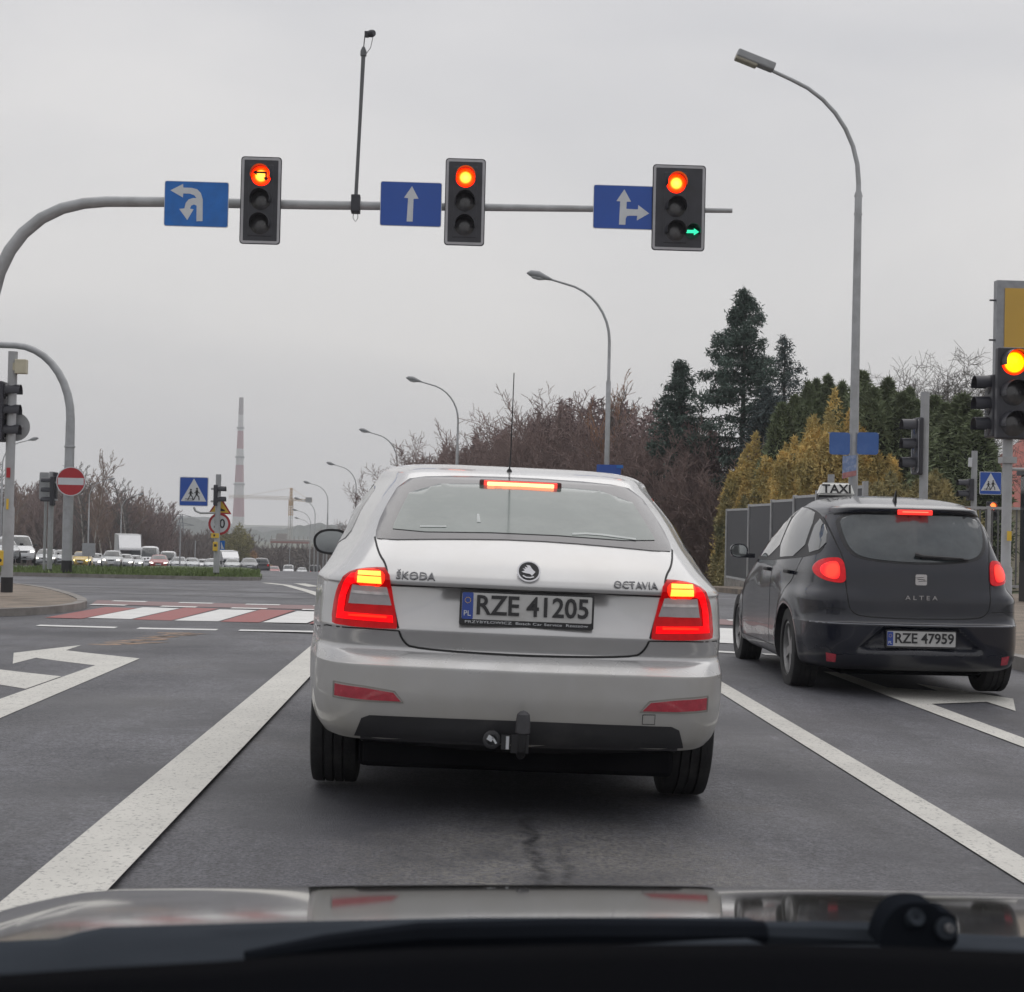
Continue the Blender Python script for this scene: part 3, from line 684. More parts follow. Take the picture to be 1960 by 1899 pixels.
CH2 = M('badge chrome', (.22, .22, .23), .3, .8, .1)
def badge(s_, x, z, sz, xs_):
    a_ = math.atan2(ycast(bv, x + .09, z + .014) - ycast(bv, x - .09, z + .014), .18); text_mesh('badge_lettering', s_, sz * 1.15, CH2, car, (x, ycast(bv, x, z) - .007, z), .003, xs=xs_ * .88, rot=(R(58), 0, a_))
badge('ŠKODA', -.444, .950, .042, 1.12)
badge('OCTAVIA', .437, .950, .039, 1.06)
# lower valance, tow bar
DIF = M('rear valance plastic', (.03, .03, .033), .55, 0, .25, 5, dirt=(.10, .095, .09), damt=.6, dscale=2)
dv = MB()
dpoly = [(-.672, .298), (-.635, .388), (-.60, .402), (0, .408), (.60, .402), (.635, .388), (.672, .298), (.60, .285), (0, .27), (-.60, .285)]
drape('valance_panel', bv, [[(-.66, .312), (-.632, .388), (-.60, .402), (0, .408), (.60, .402), (.632, .388), (.66, .312)]], 'rear', DIF, car, .003, .03, .01)
n_ = 24; vs = []
for i in range(n_ + 1):
    x = -.635 + 1.27 * i / n_; yb_ = .05 + .12 * (abs(x) / .7) ** 2 * .6
    for (zz, dy) in ((.332, -.004), (.300, .012), (.262 + .02 * (x / .67) ** 2, .10), (.25 + .02 * (x / .67) ** 2, .25)): vs.append((x, yb_ + dy, zz))
dv.add(vs, [(i * 4 + j, i * 4 + j + 1, (i + 1) * 4 + j + 1, (i + 1) * 4 + j) for i in range(n_) for j in range(3)])
dv.build('valance', DIF, car, True, 30)
tb = MB(); tb.tube([(-.0, .12, .29), (0, -.02, .28), (0, -.075, .31), (0, -.085, .36), (0, -.085, .385)], .017, 14); hk = tb.build('tow_bar', BLK, car, True)
tb = MB(); tb.lathe([(.001, .085), (.015, .080), (.025, .07), (.028, .04), (.029, .0), (.026, -.002), (.001, -.002)], (0, -.085, .375), (0, 0, 1), 20); tb.build('ball_cover', M('tow ball cap rubber', (.05, .05, .055), .6, 0, .3, 20), hk, True)
tb = MB(); tb.box((-.06, -.0, .325), (.035, .02, .055)); tb.box((-.005, .0, .32), (.07, .02, .07)); tb.build('hook_bracket', DIF, hk)
tb = MB(); tb.box((-.054, -.016, .325), (.012, .004, .05)); tb.build('bracket_label', SWHITE, hk)
tb = MB(); tb.lathe([(.034, .0), (.036, .03), (.03, .034), (.02, .034), (.018, .02), (.001, .02)], (-.115, .03, .332), (0, -1, 0), 18); sk_ = tb.build('trailer_socket', DIF, car, True)
tb = MB(); tb.box((-.122, -.004, .338), (.022, .004, .02), rot=(0, .5, 0)); tb.box((-.105, -.004, .33), (.008, .004, .028), rot=(0, -.6, 0)); tb.build('socket_pins', SWHITE, sk_)
for s in (-1, 1):
    for yy_ in (.95, 3.64): wheel(car, s * .775, yy_, .315, .315, .205, .20, 5, s)
# roof antenna, mirror, side glass, fuel cover, tow eye cover
t_ = MB(); t_.tube([(-.042, 1.3, 1.41), (-.042, 1.22, 1.50), (-.046, 1.15, 1.87)], [.004, .003, .0022], 6); t_.lathe([(.016, 0), (.012, .02), (.004, .03)], (-.042, 1.3, 1.405), (0, -.3, 1), 10); t_.build('roof_antenna', BLK, car)
for s in (-1, 1):
    mm = MB()
    P = chaikin([(-.09, .035), (-.03, .075), (.10, .07), (.115, -.02), (.085, -.075), (-.055, -.07), (-.09, -.025)], 2)
    P = [(-s * x if s > 0 else x, y) for x, y in P]
    mm.prism(P, (s * .985, 2.86, 1.03), (1, 0, 0), (0, 0, 1), .03)
    mm.prism([(x * .85, y * .85) for x, y in P], (s * .985, 2.94, 1.03), (1, 0, 0), (0, 0, 1), .08)
    mm.box((s * .865, 2.90, .985), (.08, .06, .035)); mi = mm.build('wing_mirror', BLK, car, True, 50)
    m2_ = MB(); m2_.prism([(x * .84, y * .82) for x, y in P], (s * .985, 2.832, 1.03), (1, 0, 0), (0, 0, 1), .003); m2_.build('mirror_glass', M('mirror glass', (.35, .37, .37), .05, 1, .05), mi)
    side = 'left' if s < 0 else 'right'
    drape('side_window', bv, [chaikin([(1.0, 1.06), (1.05, 1.13), (1.5, 1.30), (1.75, 1.34), (1.72, 1.02)], 1)], side, GLASS, car, .003, .08)
    drape('side_window', bv, [[(1.78, 1.02), (1.80, 1.34), (2.3, 1.33), (2.75, 1.12), (2.95, 1.02)]], side, GLASS, car, .003, .08)
    drape('door_gap', bv, [strip([(1.30, .95), (1.22, .75), (1.42, .42), (1.5, .36)], .006), strip([(2.15, 1.0), (2.18, .36)], .006), strip([(3.05, .95), (3.1, .36)], .006)], side, SEAM, car, .001, .08, .002)
drape('windscreen', bv, [[(-.62, 1.05), (.62, 1.05), (.5, 1.34), (-.5, 1.34)]], 'front', GLASS, car, .003, .08)
drape('headlamp', bv, [[(.45, .66), (.72, .68), (.74, .75), (.47, .73)]], 'front', LCLR2, car, .003, .05); drape('headlamp', bv, [[(-.45, .66), (-.72, .68), (-.74, .75), (-.47, .73)]], 'front', LCLR2, car, .003, .05)
drape('fuel_cap', bv, [strip([(.52, .78), (.70, .79), (.70, .92), (.53, .92), (.52, .78)], .005)], 'right', SEAM, car, .001, .05, .002)
drape('tow_eye_cover', bv, [strip([(.48, .447), (.53, .448), (.53, .41), (.48, .41), (.48, .447)], .003)], 'rear', SEAM, car, .001, .03, .002)


# ---- the black taxi on the right
TPNT = M('black taxi paint', (.009, .011, .020), .2, 0, .1, 3, coat=.45, rvar=.04, spec=.4, dirt=(.022, .023, .028), damt=.4, dscale=3, dlo=.45, dhi=.75)
dust_low(TPNT, (.035, .034, .036), .2, .5, .45)
TA = [(.215, .10, .15, 0.755, .38, .84, 4.05, .7, .3, .45),
      (.25, .04, .15, 0.805, .38, .865, 4.18, .74, .3, .45),
      (.33, .008, .15, 0.8250000000000001, .38, .878, 4.25, .76, .3, .45),
      (.45, .0, .15, 0.8350000000000001, .38, .884, 4.28, .78, .3, .45),
      (.562, .0, .15, 0.8350000000000001, .38, .884, 4.28, .78, .3, .45),
      (.575, .018, .15, 0.8350000000000001, .38, .884, 4.27, .78, .3, .45),
      (.62, .045, .15, 0.8350000000000001, .38, .884, 4.25, .78, .3, .45),
      (.75, .05, .15, 0.8350000000000001, .38, .884, 4.15, .77, .3, .45),
      (.85, .06, .2, .795, .45, .88, 3.95, .75, .3, .45),
      (.95, .075, .2, .78, .45, .87, 3.6, .74, .3, .4),
      (1.03, .10, .2, .755, .45, .845, 3.35, .73, .3, .3),
      (1.10, .13, .2, .725, .42, .82, 3.2, .71, .25, .3),
      (1.2, .185, .19, .69, .4, .785, 3.0, .68, .25, .3),
      (1.3, .25, .18, .655, .38, .745, 2.78, .64, .25, .3),
      (1.39, .315, .17, .62, .36, .70, 2.58, .6, .25, .3),
      (1.415, .29, .17, .605, .36, .685, 2.52, .59, .25, .3),
      (1.445, .28, .17, .585, .36, .66, 2.44, .57, .25, .3),
      (1.475, .38, .16, .55, .34, .62, 2.34, .53, .25, .3),
      (1.51, .62, .14, .49, .3, .55, 2.2, .46, .2, .25),
      (1.54, .95, .1, .38, .22, .43, 2.0, .36, .15, .2),
      (1.56, 1.3, .04, .22, .1, .25, 1.8, .22, .06, .08),
      (1.567, 1.5, .01, .08, .02, .09, 1.6, .08, .01, .01)]
def ta_post(V):
    V = V.copy(); x, y, z = V[:, 0], V[:, 1], V[:, 2]
    # flared wheel arches
    for ya in (.85, 3.428):
        d = np.sqrt((y - ya) ** 2 + (z - .32) ** 2); f = np.exp(-((d - .38) / .06) ** 2) * .022 * (np.abs(x) > .7)
        V[:, 0] += np.sign(x) * f
    # recess for the plate
    f = np.clip((.30 + (.552 - z) * 1.1 - np.abs(x)) / .05, 0, 1) * np.clip((z - .36) / .03, 0, 1) * np.clip((.552 - z) / .02, 0, 1)
    V[:, 1] += np.where(y < .5, f * .045, 0); return V
V, F = stack(TA, [20, 16, 12, 12, 16, 26, 26, 12, 8, 6, 6], 6, ta_post)
bt = BVHTree.FromPolygons([tuple(v) for v in V], F); me0 = mesh_vf('body', V, F)
TXX, TXY, TXZ = 3.62, 12.08, g(3.65, 13)
tx = thing('black_taxi', 'black hatchback taxi with white roof sign, stopped in the right lane', 'taxi', (TXX, TXY, TXZ), R(-1.6))
me1 = cut(me0, [((s * .86, ya, .32), .355, .5) for s in (-1, 1) for ya in (.85, 3.428)], BLK, [TPNT, BLK])
link('body', me1, [], tx, True, 32)
U = MB(); U.box((0, 2.1, .24), (1.1, 3.5, .16), bev=.02); U.build('underbody', UND, tx)
for s in (-1, 1):
    for ya in (.85, 3.428): wheel(tx, s * .765, ya, .32, .32, .205, .215, 5, s)
TG = M('taxi tinted glass', (.035, .045, .05), .07, 0, .1, 3, rvar=.03, spec=.9, dirt=(.15, .165, .17), damt=.5, dscale=2.5, dlo=.4, dhi=.75)
TG2 = M('taxi side glass', (.06, .065, .065), .05, 0, .1, 3, rvar=.02, spec=1.0, coat=1)
Wn = chaikin([(-.545, 1.385), (-.30, 1.408), (0, 1.415), (.30, 1.408), (.545, 1.385), (.545, 1.25), (.505, 1.12), (.42, 1.065), (.2, 1.042), (0, 1.037), (-.2, 1.042), (-.42, 1.065), (-.505, 1.12), (-.545, 1.25)], 2)
Ws = chaikin([(a * 1.05, b + (.012 if b > 1.3 else -.014)) for a, b in [(-.545, 1.385), (-.30, 1.408), (0, 1.415), (.30, 1.408), (.545, 1.385), (.545, 1.25), (.505, 1.12), (.42, 1.065), (.2, 1.042), (0, 1.037), (-.2, 1.042), (-.42, 1.065), (-.505, 1.12), (-.545, 1.25)]], 2)
rw = drape('rear_window', bt, [Ws], 'rear', BLK, tx, .002, .04); drape('glass', bt, [Wn], 'rear', TG, rw, .006, .04)
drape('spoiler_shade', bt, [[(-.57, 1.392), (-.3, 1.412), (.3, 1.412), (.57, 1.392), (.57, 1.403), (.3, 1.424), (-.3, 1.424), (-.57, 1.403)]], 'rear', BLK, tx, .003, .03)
b = MB(); yb = ycast(bt, 0, 1.425); b.box((0, yb - .012, 1.420), (.27, .024, .04), bev=.006); hb = b.build('high_brake_light', M('lit brake light soft', (.6, .04, .03), .3, emit=(1, .03, .02), es=.75), tx)
b = MB(); b.box((0, yb - .026, 1.423), (.20, .006, .007)); b.build('brake_strip', M('lit brake strip soft', (.8, .1, .05), .3, emit=(1, .16, .09), es=1.5), hb)
g2 = chaikin([(-.625, 1.375), (-.605, 1.2), (-.558, 1.06), (-.552, .86), (-.54, .70), (-.505, .645), (-.43, .618), (0, .61), (.43, .618), (.505, .645), (.54, .70), (.552, .86), (.558, 1.06), (.605, 1.2), (.625, 1.375)], 2, False)
drape('tailgate_gap', bt, [strip(g2, .009)], 'rear', SEAM, tx, .001, .03, .002)
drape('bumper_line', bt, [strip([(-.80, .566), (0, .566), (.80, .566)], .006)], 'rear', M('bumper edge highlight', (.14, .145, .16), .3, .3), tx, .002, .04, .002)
drape('bumper_gap', bt, [strip([(s * .555, .668), (s * .66, .672), (s * .79, .668)], .006) for s in (-1, 1)], 'rear', SEAM, tx, .001, .03, .002)
TL = M('taxi lamp red', (.36, .012, .018), .15, emit=(1, .0, .008), es=.20, coat=0, spec=.3, var=.25, scale=25)
TLm = lens_mat('taxi lamp lit bulb', (1, .055, .025), (.8, .005, .01), .085, .95)
for s in (-1, 1):
    P = chaikin([(s * .563, 1.058), (s * .64, 1.06), (s * .70, 1.04), (s * .742, .99), (s * .748, .945), (s * .72, .90), (s * .65, .872), (s * .553, .868), (s * .55, .95)], 2)
    rim = drape('tail_lamp', bt, [P], 'rear', TL, tx, .009, .025, .03)
    Q = chaikin([(s * .59, 1.03), (s * .65, 1.03), (s * .71, .99), (s * .71, .93), (s * .65, .895), (s * .59, .90)], 2)
    cx_, cz_ = s * .64, .962; hy = ycast(bt, cx_, cz_)
    o = drape('lit_bulb', bt, [Q], 'rear', TLm, rim, .0125, .025, .004)
    me_ = o.data; me_.transform(Matrix.Translation((-cx_, -hy, -cz_))); o.location = (cx_, hy, cz_)
    drape('reflector', bt, [[(s * .70, .340), (s * .63, .330), (s * .63, .27), (s * .69, .273)]], 'rear', M('red reflector', (.42, .04, .06)), tx, .004, .03, .006)
plate(tx, .0, ycast(bt, 0, .45) - .012, .462, 'RZE 47959')
# emblem: square with a cut S
e = MB(); e.prism(rrect(.088, .082, .012), (0, 0, 0), (1, 0, 0), (0, 0, 1), .008); em = e.build('emblem', CHROME, tx, True, 30); em.location = (.0, ycast(bt, 0, .91) - .002, .908)
e = MB()
for k_, (x0, x1, z0, z1) in enumerate(((-.044, .022, .012, .016), (-.022, .044, -.016, -.012))): e.prism([(x0, z0), (x1, z0 + .006), (x1, z1 + .006), (x0, z1)], (0, -.008, 0), (1, 0, 0), (0, 0, 1), .0015)
e.prism([(-.03, .002), (.03, -.004), (.03, .002), (-.03, .008)], (0, -.008, 0), (1, 0, 0), (0, 0, 1), .0015); e.build('emblem_cuts', BLK, em)
text_mesh('badge_lettering', 'A L T E A', .046, CHROME, tx, (.0, ycast(bt, 0, .77) - .006, .77), .003, xs=1.32)
w_ = MB(); yw = ycast(bt, .1, 1.08) - .03
w_.tube([(.0, yw + .01, 1.085), (-.03, yw, 1.095), (.02, yw - .008, 1.085), (.34, yw + .03, 1.073)], [.022, .022, .014, .007], 8); wp = w_.build('rear_wiper', BLK, tx, True)
w_ = MB(); w_.tube([(.02, yw + .005, 1.075), (.2, yw + .008, 1.066), (.38, yw + .04, 1.066)], .008, 6); w_.build('wiper_blade', BLK, wp)
f_ = MB(); hz = bt.ray_cast(Vector((-.07, .62, 4)), Vector((0, 0, -1)))[0].z
f_.add([(-.082, .60, hz - .02), (-.058, .60, hz - .02), (-.063, .70, hz - .01), (-.077, .70, hz - .01), (-.07, .58, hz + .10)], [(0, 1, 4), (1, 2, 4), (2, 3, 4), (3, 0, 4)]); f_.build('roof_antenna', BLK, tx)
# side glass, doors, handle, mirror
for s, side in ((-1, 'left'), (1, 'right')):
    drape('window_surround', bt, [chaikin([(.40, 1.12), (.55, 1.33), (.92, 1.44), (1.6, 1.475), (2.2, 1.44), (2.75, 1.23), (3.0, 1.04), (2.9, 1.0), (1.6, 1.0), (.55, 1.06)], 2)], side, BLK, tx, .002, .06)
    drape('side_window', bt, [chaikin([(1.53, 1.03), (1.53, 1.46), (2.1, 1.43), (2.72, 1.22), (2.93, 1.05), (2.88, 1.02)], 1)], side, TG2, tx, .006, .06)
    drape('side_window', bt, [chaikin([(.78, 1.06), (.86, 1.40), (1.1, 1.44), (1.47, 1.46), (1.47, 1.03)], 1)], side, TG2, tx, .006, .06)
    drape('quarter_window', bt, [chaikin([(.40, 1.13), (.52, 1.29), (.79, 1.38), (.71, 1.075)], 1)], side, TG2, tx, .006, .06)
    drape('door_gap', bt, [strip(chaikin([(.75, 1.05), (.78, .92), (1.0, .72), (1.18, .5), (1.3, .30)], 1, False), .008), strip([(1.50, 1.0), (1.56, .8), (1.60, .30)], .008), strip([(2.98, 1.0), (3.02, .8), (3.0, .29)], .008), strip([(1.3, .30), (3.0, .29)], .006)], side, SEAM, tx, .001, .05, .002)
    for yh in (.86, 1.66):
        h_ = MB(); xh = xcast(bt, yh + .08, .93, s); h_.box((xh + s * .018, yh + .08, .93), (.022, .19, .032), bev=.008); h_.build('door_handle', BLK, tx, True)
    mm = MB(); P = chaikin([(-.08, .05), (.0, .075), (.085, .05), (.085, -.045), (0, -.065), (-.075, -.045)], 3)
    mm.prism(P, (s * .985, 2.70, 1.06), (1, 0, 0), (0, 0, 1), .03); mm.prism([(x * .8, y * .8) for x, y in P], (s * .985, 2.80, 1.06), (1, 0, 0), (0, 0, 1), .1); mm.box((s * .885, 2.76, 1.02), (.12, .05, .04)); mi = mm.build('wing_mirror', TPNT, tx, True, 50)
    m2_ = MB(); m2_.prism([(x * .86, y * .84) for x, y in P], (s * .985, 2.672, 1.06), (1, 0, 0), (0, 0, 1), .003); m2_.build('mirror_glass', M('mirror glass'), mi)
drape('windscreen', bt, [[(-.62, 1.08), (.62, 1.08), (.5, 1.38), (-.5, 1.38)]], 'front', GLASS, tx, .003, .08)
# taxi roof sign: a thing of its own standing on the roof
rz_ = bt.ray_cast(Vector((-.30, 1.75, 4)), Vector((0, 0, -1)))[0].z
base = Vector((TXX, TXY, TXZ)) + Matrix.Rotation(R(-1.6), 3, 'Z') @ Vector((-.29, 1.8, rz_))
ts = thing('taxi_sign', 'white taxi roof sign with black letters on the black taxi', 'roof sign', tuple(base), R(-1.2))
TSW = M('taxi sign white', (.84, .84, .80), .35, 0, .06, 5)
s_ = MB()
s_.add([(-.19, -.06, 0), (.19, -.06, 0), (.19, .06, 0), (-.19, .06, 0), (-.145, -.04, .105), (.145, -.04, .105), (.145, .04, .105), (-.145, .04, .105)], [(0, 3, 2, 1), (4, 5, 6, 7), (0, 1, 5, 4), (1, 2, 6, 5), (2, 3, 7, 6), (3, 0, 4, 7)])
bb = s_.build('sign_box', TSW, ts); bm = bmesh.new(); bm.from_mesh(bb.data); bmesh.ops.bevel(bm, geom=bm.edges[:], offset=.018, segments=3, affect='EDGES'); bm.to_mesh(bb.data); bm.free()
text_mesh('lettering', 'TAXI', .100, BLK, ts, (0, -.0555, .052), .002, xs=1.32, rot=(R(79), 0, 0), bold=.002)
s_ = MB(); s_.box((0, 0, -.006), (.36, .1, .02), bev=.004); s_.build('sign_foot', BLK, ts); ts.scale = (.86, .86, 1.05); ts.location.z += .022

# ---- the car the photo is taken from: bonnet, scuttle, wiper and dashboard top
own = thing('own_car', 'grey bonnet, wiper and dark dashboard top of the car in the foreground', 'car', (.3, 0, 0))
HOOD = M('grey bonnet paint', (.24, .235, .215), .07, .65, .04, 3, coat=1, rvar=.02)
ny, nx = 60, 60; vs = []
ys = [1.30 + .80 * (i / 44) for i in range(45)] + [2.10 + .34 * (i / 15) for i in range(1, 16)]; zc = []
z = .7046; prof = {}
def slope(y):
    if y > 2.10: return .2216 + (y - 2.10) * 3.5
    return .2216 - .075 * (1 - math.exp(-(2.10 - y) / .05)) - .02 * (2.10 - y)
zz = .7046; Z = {44: zz}
for i in range(43, -1, -1): zz += (ys[i + 1] - ys[i]) * slope((ys[i + 1] + ys[i]) / 2); Z[i] = zz
zz = .7046
for i in range(45, 60): zz -= (ys[i] - ys[i - 1]) * slope((ys[i] + ys[i - 1]) / 2); Z[i] = zz
for i, y in enumerate(ys):
    for j in range(nx + 1):
        x = -.82 + 1.64 * j / nx; dz = -.020 * (abs(x) / .85) ** 2 - .05 * max(0, abs(x) - .72) ** 1.5 * 10
        vs.append((x, y, Z[i] + dz))
mb = MB(); k = nx + 1; mb.add(vs, [(i * k + j, i * k + j + 1, (i + 1) * k + j + 1, (i + 1) * k + j) for i in range(len(ys) - 1) for j in range(nx)])
mb.build('bonnet', HOOD, own, True, 0)
SL = M('scuttle plastic', (.038, .044, .053), .9, 0, .25, 3, spec=.0, dirt=(.060, .068, .080), damt=.5, dscale=4)
def P3(u, v, Y): p = at(u, v, Y); return (p.x - .3, p.y, p.z)
# scuttle panel: upper edge traced across the car, drops away forwards and towards the dash
up = [(-60, 1806), (0, 1802), (110, 1797), (150, 1785), (200, 1775), (600, 1763), (900, 1756), (1430, 1756), (1470, 1770), (1660, 1777), (1800, 1786), (1960, 1793), (2060, 1797)]
vs = []
for (u, v) in up:
    a = P3(u, v, 1.30); b_ = P3(u, v + 12, 1.24); c_ = P3(u, v + 42, 1.12); d_ = P3(u, v + 110, 1.0)
    vs += [(a[0], a[1] + .07, a[2] - .06), a, b_, c_, d_]
mb = MB(); mb.add(vs, [(i * 5 + j, i * 5 + j + 1, (i + 1) * 5 + j + 1, (i + 1) * 5 + j) for i in range(len(up) - 1) for j in range(4)])
mb.build('scuttle_panel', SL, own, True, 60)
# dashboard
dt = [(-80, 1872), (0, 1866), (200, 1852), (420, 1840), (560, 1828), (800, 1815), (1100, 1808), (1500, 1806), (1700, 1812), (1960, 1822), (2080, 1826)]
vs = []
for (u, v) in dt:
    a = P3(u, v, .80); vs += [(a[0], a[1] + .03, a[2] - .15), (a[0], a[1] + .012, a[2] - .008), a, (a[0], a[1] - .02, a[2] + .0005 - .004), (a[0], a[1] - .3, a[2] - .05), (a[0], a[1] - .55, a[2] - .2)]
mb = MB(); mb.add(vs, [(i * 6 + j, i * 6 + j + 1, (i + 1) * 6 + j + 1, (i + 1) * 6 + j) for i in range(len(dt) - 1) for j in range(5)])
mb.build('dashboard', M('dashboard black', (.0015, .0018, .003), .95, 0, .2, 8, spec=.03), own, True, 60)  # cabin shade put into the near-black colour, as no roof covers it
# wiper arm and blade lying along the foot of the windscreen
wm = MB(); pts_ = [P3(470, 1832, 1.02), P3(620, 1810, 1.04), P3(800, 1792, 1.06), P3(1100, 1786, 1.1), P3(1460, 1787, 1.14)]
wm.tube(pts_, [.004, .007, .009, .010, .009], 8); WPB = M('wiper rubber black', (.012, .014, .018), .9, 0, .2, 6, spec=.0); wa = wm.build('wiper', WPB, own, True)
wm = MB(); wm.tube([P3(1440, 1786, 1.14), P3(1560, 1790, 1.16), P3(1680, 1797, 1.18)], [.008, .010, .012], 8); wm.build('wiper_arm', SL, wa, True)
# wiper pivot of the second wiper
c0 = P3(1735, 1760, 1.15); pv = MB()
kx = 1.15 / FPX
pv.prism(chaikin([(-76 * kx, -45 * kx), (-72 * kx, 0), (-50 * kx, 38 * kx), (-20 * kx, 52 * kx), (28 * kx, 50 * kx), (40 * kx, 34 * kx), (66 * kx, 32 * kx), (74 * kx, 15 * kx), (74 * kx, -45 * kx)], 2), (c0[0], c0[1], c0[2]), (1, 0, 0), (0, 0, 1), .03)
po = pv.build('wiper_pivot', WPB, own, True, 50)
pv = MB(); pv.lathe([(.001, .0), (15 * kx, .002), (21 * kx, -.008), (22 * kx, -.03)], (c0[0] - 8 * kx, c0[1] - .034, c0[2] + 26 * kx), (0, -1, .35), 18)
pv.lathe([(.001, .0), (20 * kx, .0), (22 * kx, -.006), (24 * kx, -.03)], (c0[0] + 50 * kx, c0[1] - .034, c0[2] + 6 * kx), (0, -1, .2), 18); pv.build('pivot_cap', SL, po, True, 40)
pv = MB(); pv.lathe([(.001, .004), (8 * kx, .004), (9 * kx, 0)], (c0[0] + 52 * kx, c0[1] - .036, c0[2] + 8 * kx), (0, -1, .2), 6); pv.build('nut', M('zinc nut', (.16, .16, .165), .7, .2), po)
# ------------------------------------------------------------------ traffic lights and signs
LOFF = M('unlit lens', (.045, .045, .05), .25, 0, .2, 20, coat=.6)
def glow3(m, stops):
    r = [n_ for n_ in m.node_tree.nodes if n_.type == 'VALTORGB' and any(l_.to_socket.name == 'Emission Color' for l_ in n_.outputs['Color'].links)][0]
    e = r.color_ramp.elements
    while len(e) > 1: e.remove(e[-1])
    e[0].position = stops[0][0]; e[0].color = stops[0][1] + (1,)
    for p_, c_ in stops[1:]: q_ = e.new(p_); q_.color = c_ + (1,)
    return m
LRED_ON = lens_mat('red light lit', (1, .36, .05), (.55, .0, .0), .15, 3.2)
LRED_NEAR = lens_mat('near red light lit', (1, .48, .0), (.5, .0, .0), .15, 2.6)
glow3(LRED_ON, [(0, (1, .50, .06)), (.45, (1, .28, .02)), (.62, (1, .03, .0)), (1, (.55, 0, 0))]); glow3(LRED_NEAR, [(0, (1, .55, .0)), (.66, (1, .42, .0)), (.80, (1, .03, .0)), (1, (.6, 0, 0))])
LGRN_ON = lens_mat('green arrow lit', (.03, .85, .42), (.0, .6, .3), .15, 1.0)
LRED_PED = lens_mat('small red light lit', (1, .22, .05), (1, .0, .0), .11, 1.5)
def visor(b, x, z, r, d=.2, y0=-.03, y1=None):
    b.lathe([(r, 0), (r * .97, d), (r * .93, d), (r * .96, 0)], (x, y0, z), (0, -1, 0), 18, a0=-R(105), a1=R(105), closed=False)
def signal(label, loc, rz=0, lit='', bb=None, sp=.345, r=.15, n=3, group=None, arrow=None, extra=None, lit_mat=None, vis=.2, cat='traffic light'):
    t = thing('traffic_light', label, cat, tuple(loc), rz, group)
    W_ = r * 2 + .06; H_ = sp * n
    if bb:
        cx = bb[2] if len(bb) > 2 else 0
        b = MB(); b.prism(rrect(bb[0], bb[1], .05, cx=cx), (0, .012, 0), (1, 0, 0), (0, 0, 1), .02); b.build('backboard', DARK, t)
        b = MB(); o_ = rrect(bb[0] - .025, bb[1] - .025, .045, cx=cx); i_ = rrect(bb[0] - .095, bb[1] - .095, .012, cx=cx); k_ = len(o_)
        b.add([(x, -.011, z) for x, z in o_] + [(x, -.011, z) for x, z in i_], [(j, (j + 1) % k_, k_ + (j + 1) % k_, k_ + j) for j in range(k_)]); b.build('backboard_border', M('retroreflective border', (.42, .42, .44), .4, 0, .08), t)
    b = MB(); b.box((0, .04, 0), (W_, .11, H_), bev=.02); b.build('housing', DARK, t)
    for k_ in range(n):
        z = (n - 1) / 2 * sp - k_ * sp; on = (lit == 'red' and k_ == 0)
        b = MB(); b.lathe([(.001, .022), (r * .5, .018), (r * .9, .004), (r * .93, 0)], (0, 0, 0), (0, -1, 0), 28)
        le = b.build('lens', (lit_mat or LRED_ON) if on else LOFF, t, True, 0); le.location = (0, -.017, z)
        b = MB(); visor(b, 0, 0, r * .98, vis, 0); v_ = b.build('visor', DARK, t, True, 50); v_.location = (0, -.015, z)
        if on and arrow:
            b = MB()
            for P in arrow: b.prism(P, (0, -.026, 0), (1, 0, 0), (0, 0, 1), .003)
            b.build('lens_arrow', M('arrow mask', (.10, .01, .01), .5), le)
    if extra:
        ex, ez, er = extra
        b = MB(); b.box((ex, .04, ez), (er * 2 + .05, .10, er * 2 + .05), bev=.02); b.build('arrow_housing', DARK, t)
        b = MB(); b.lathe([(.001, .018), (er * .9, .004), (er * .93, 0)], (0, 0, 0), (0, -1, 0), 24); le = b.build('arrow_lens', M('green lens dark', (.01, .09, .06), .3), t, True, 0); le.location = (ex, -.017, ez)
        b = MB(); b.prism([(-.095, -.02), (.02, -.02), (.02, -.05), (.095, .0), (.02, .05), (.02, .025), (-.095, .025)], (0, -.024, 0), (1, 0, 0), (0, 0, 1), .003)
        b.build('green_arrow', LGRN_ON, le)
        b = MB(); visor(b, 0, 0, er * .98, vis * .8, 0); v_ = b.build('visor', DARK, t, True, 50); v_.location = (ex, -.015, ez)
    b = MB(); b.box((0, .13, H_ * .3), (.06, .1, .05)); b.box((0, .13, -H_ * .3), (.06, .1, .05)); b.build('bracket', GALV, t)
    return t
GYY = 23.2
# gantry
GP = thing('signal_gantry', 'grey steel gantry arm curving over the near lanes', 'gantry', (-6.56, GYY, .12))
b = MB(); pts_ = []; rad_ = []
for (X_, Z_, r_) in ((-6.56, .12, .12), (-6.56, 2.2, .11), (-6.54, 3.1, .10), (-6.52, 3.69, .098), (-6.47, 4.21, .095), (-6.38, 4.58, .092), (-6.24, 4.89, .090), (-6.06, 5.14, .088), (-5.81, 5.36, .086), (-5.52, 5.51, .083), (-5.22, 5.59, .080), (-4.9, 5.625, .077), (-4.1, 5.645, .073), (-2, 5.665, .066), (1.6, 5.725, .05), (4.06, 5.765, .034)): pts_.append((X_ + 6.56, 0, Z_ - .12)); rad_.append(r_)
b.tube(pts_, rad_, 16); b.build('arm', GALV, GP, True, 60)
b = MB(); b.lathe([(.001, 0), (.13, 0), (.13, .5), (.001, .5)], (0, 0, 0), (0, 0, 1), 20); b.build('base_sleeve', BLK, GP, True, 40)
S1, S2, S3 = at(499, 384, GYY - .16), at(890, 387, GYY - .16), at(1299, 398, GYY - .16)
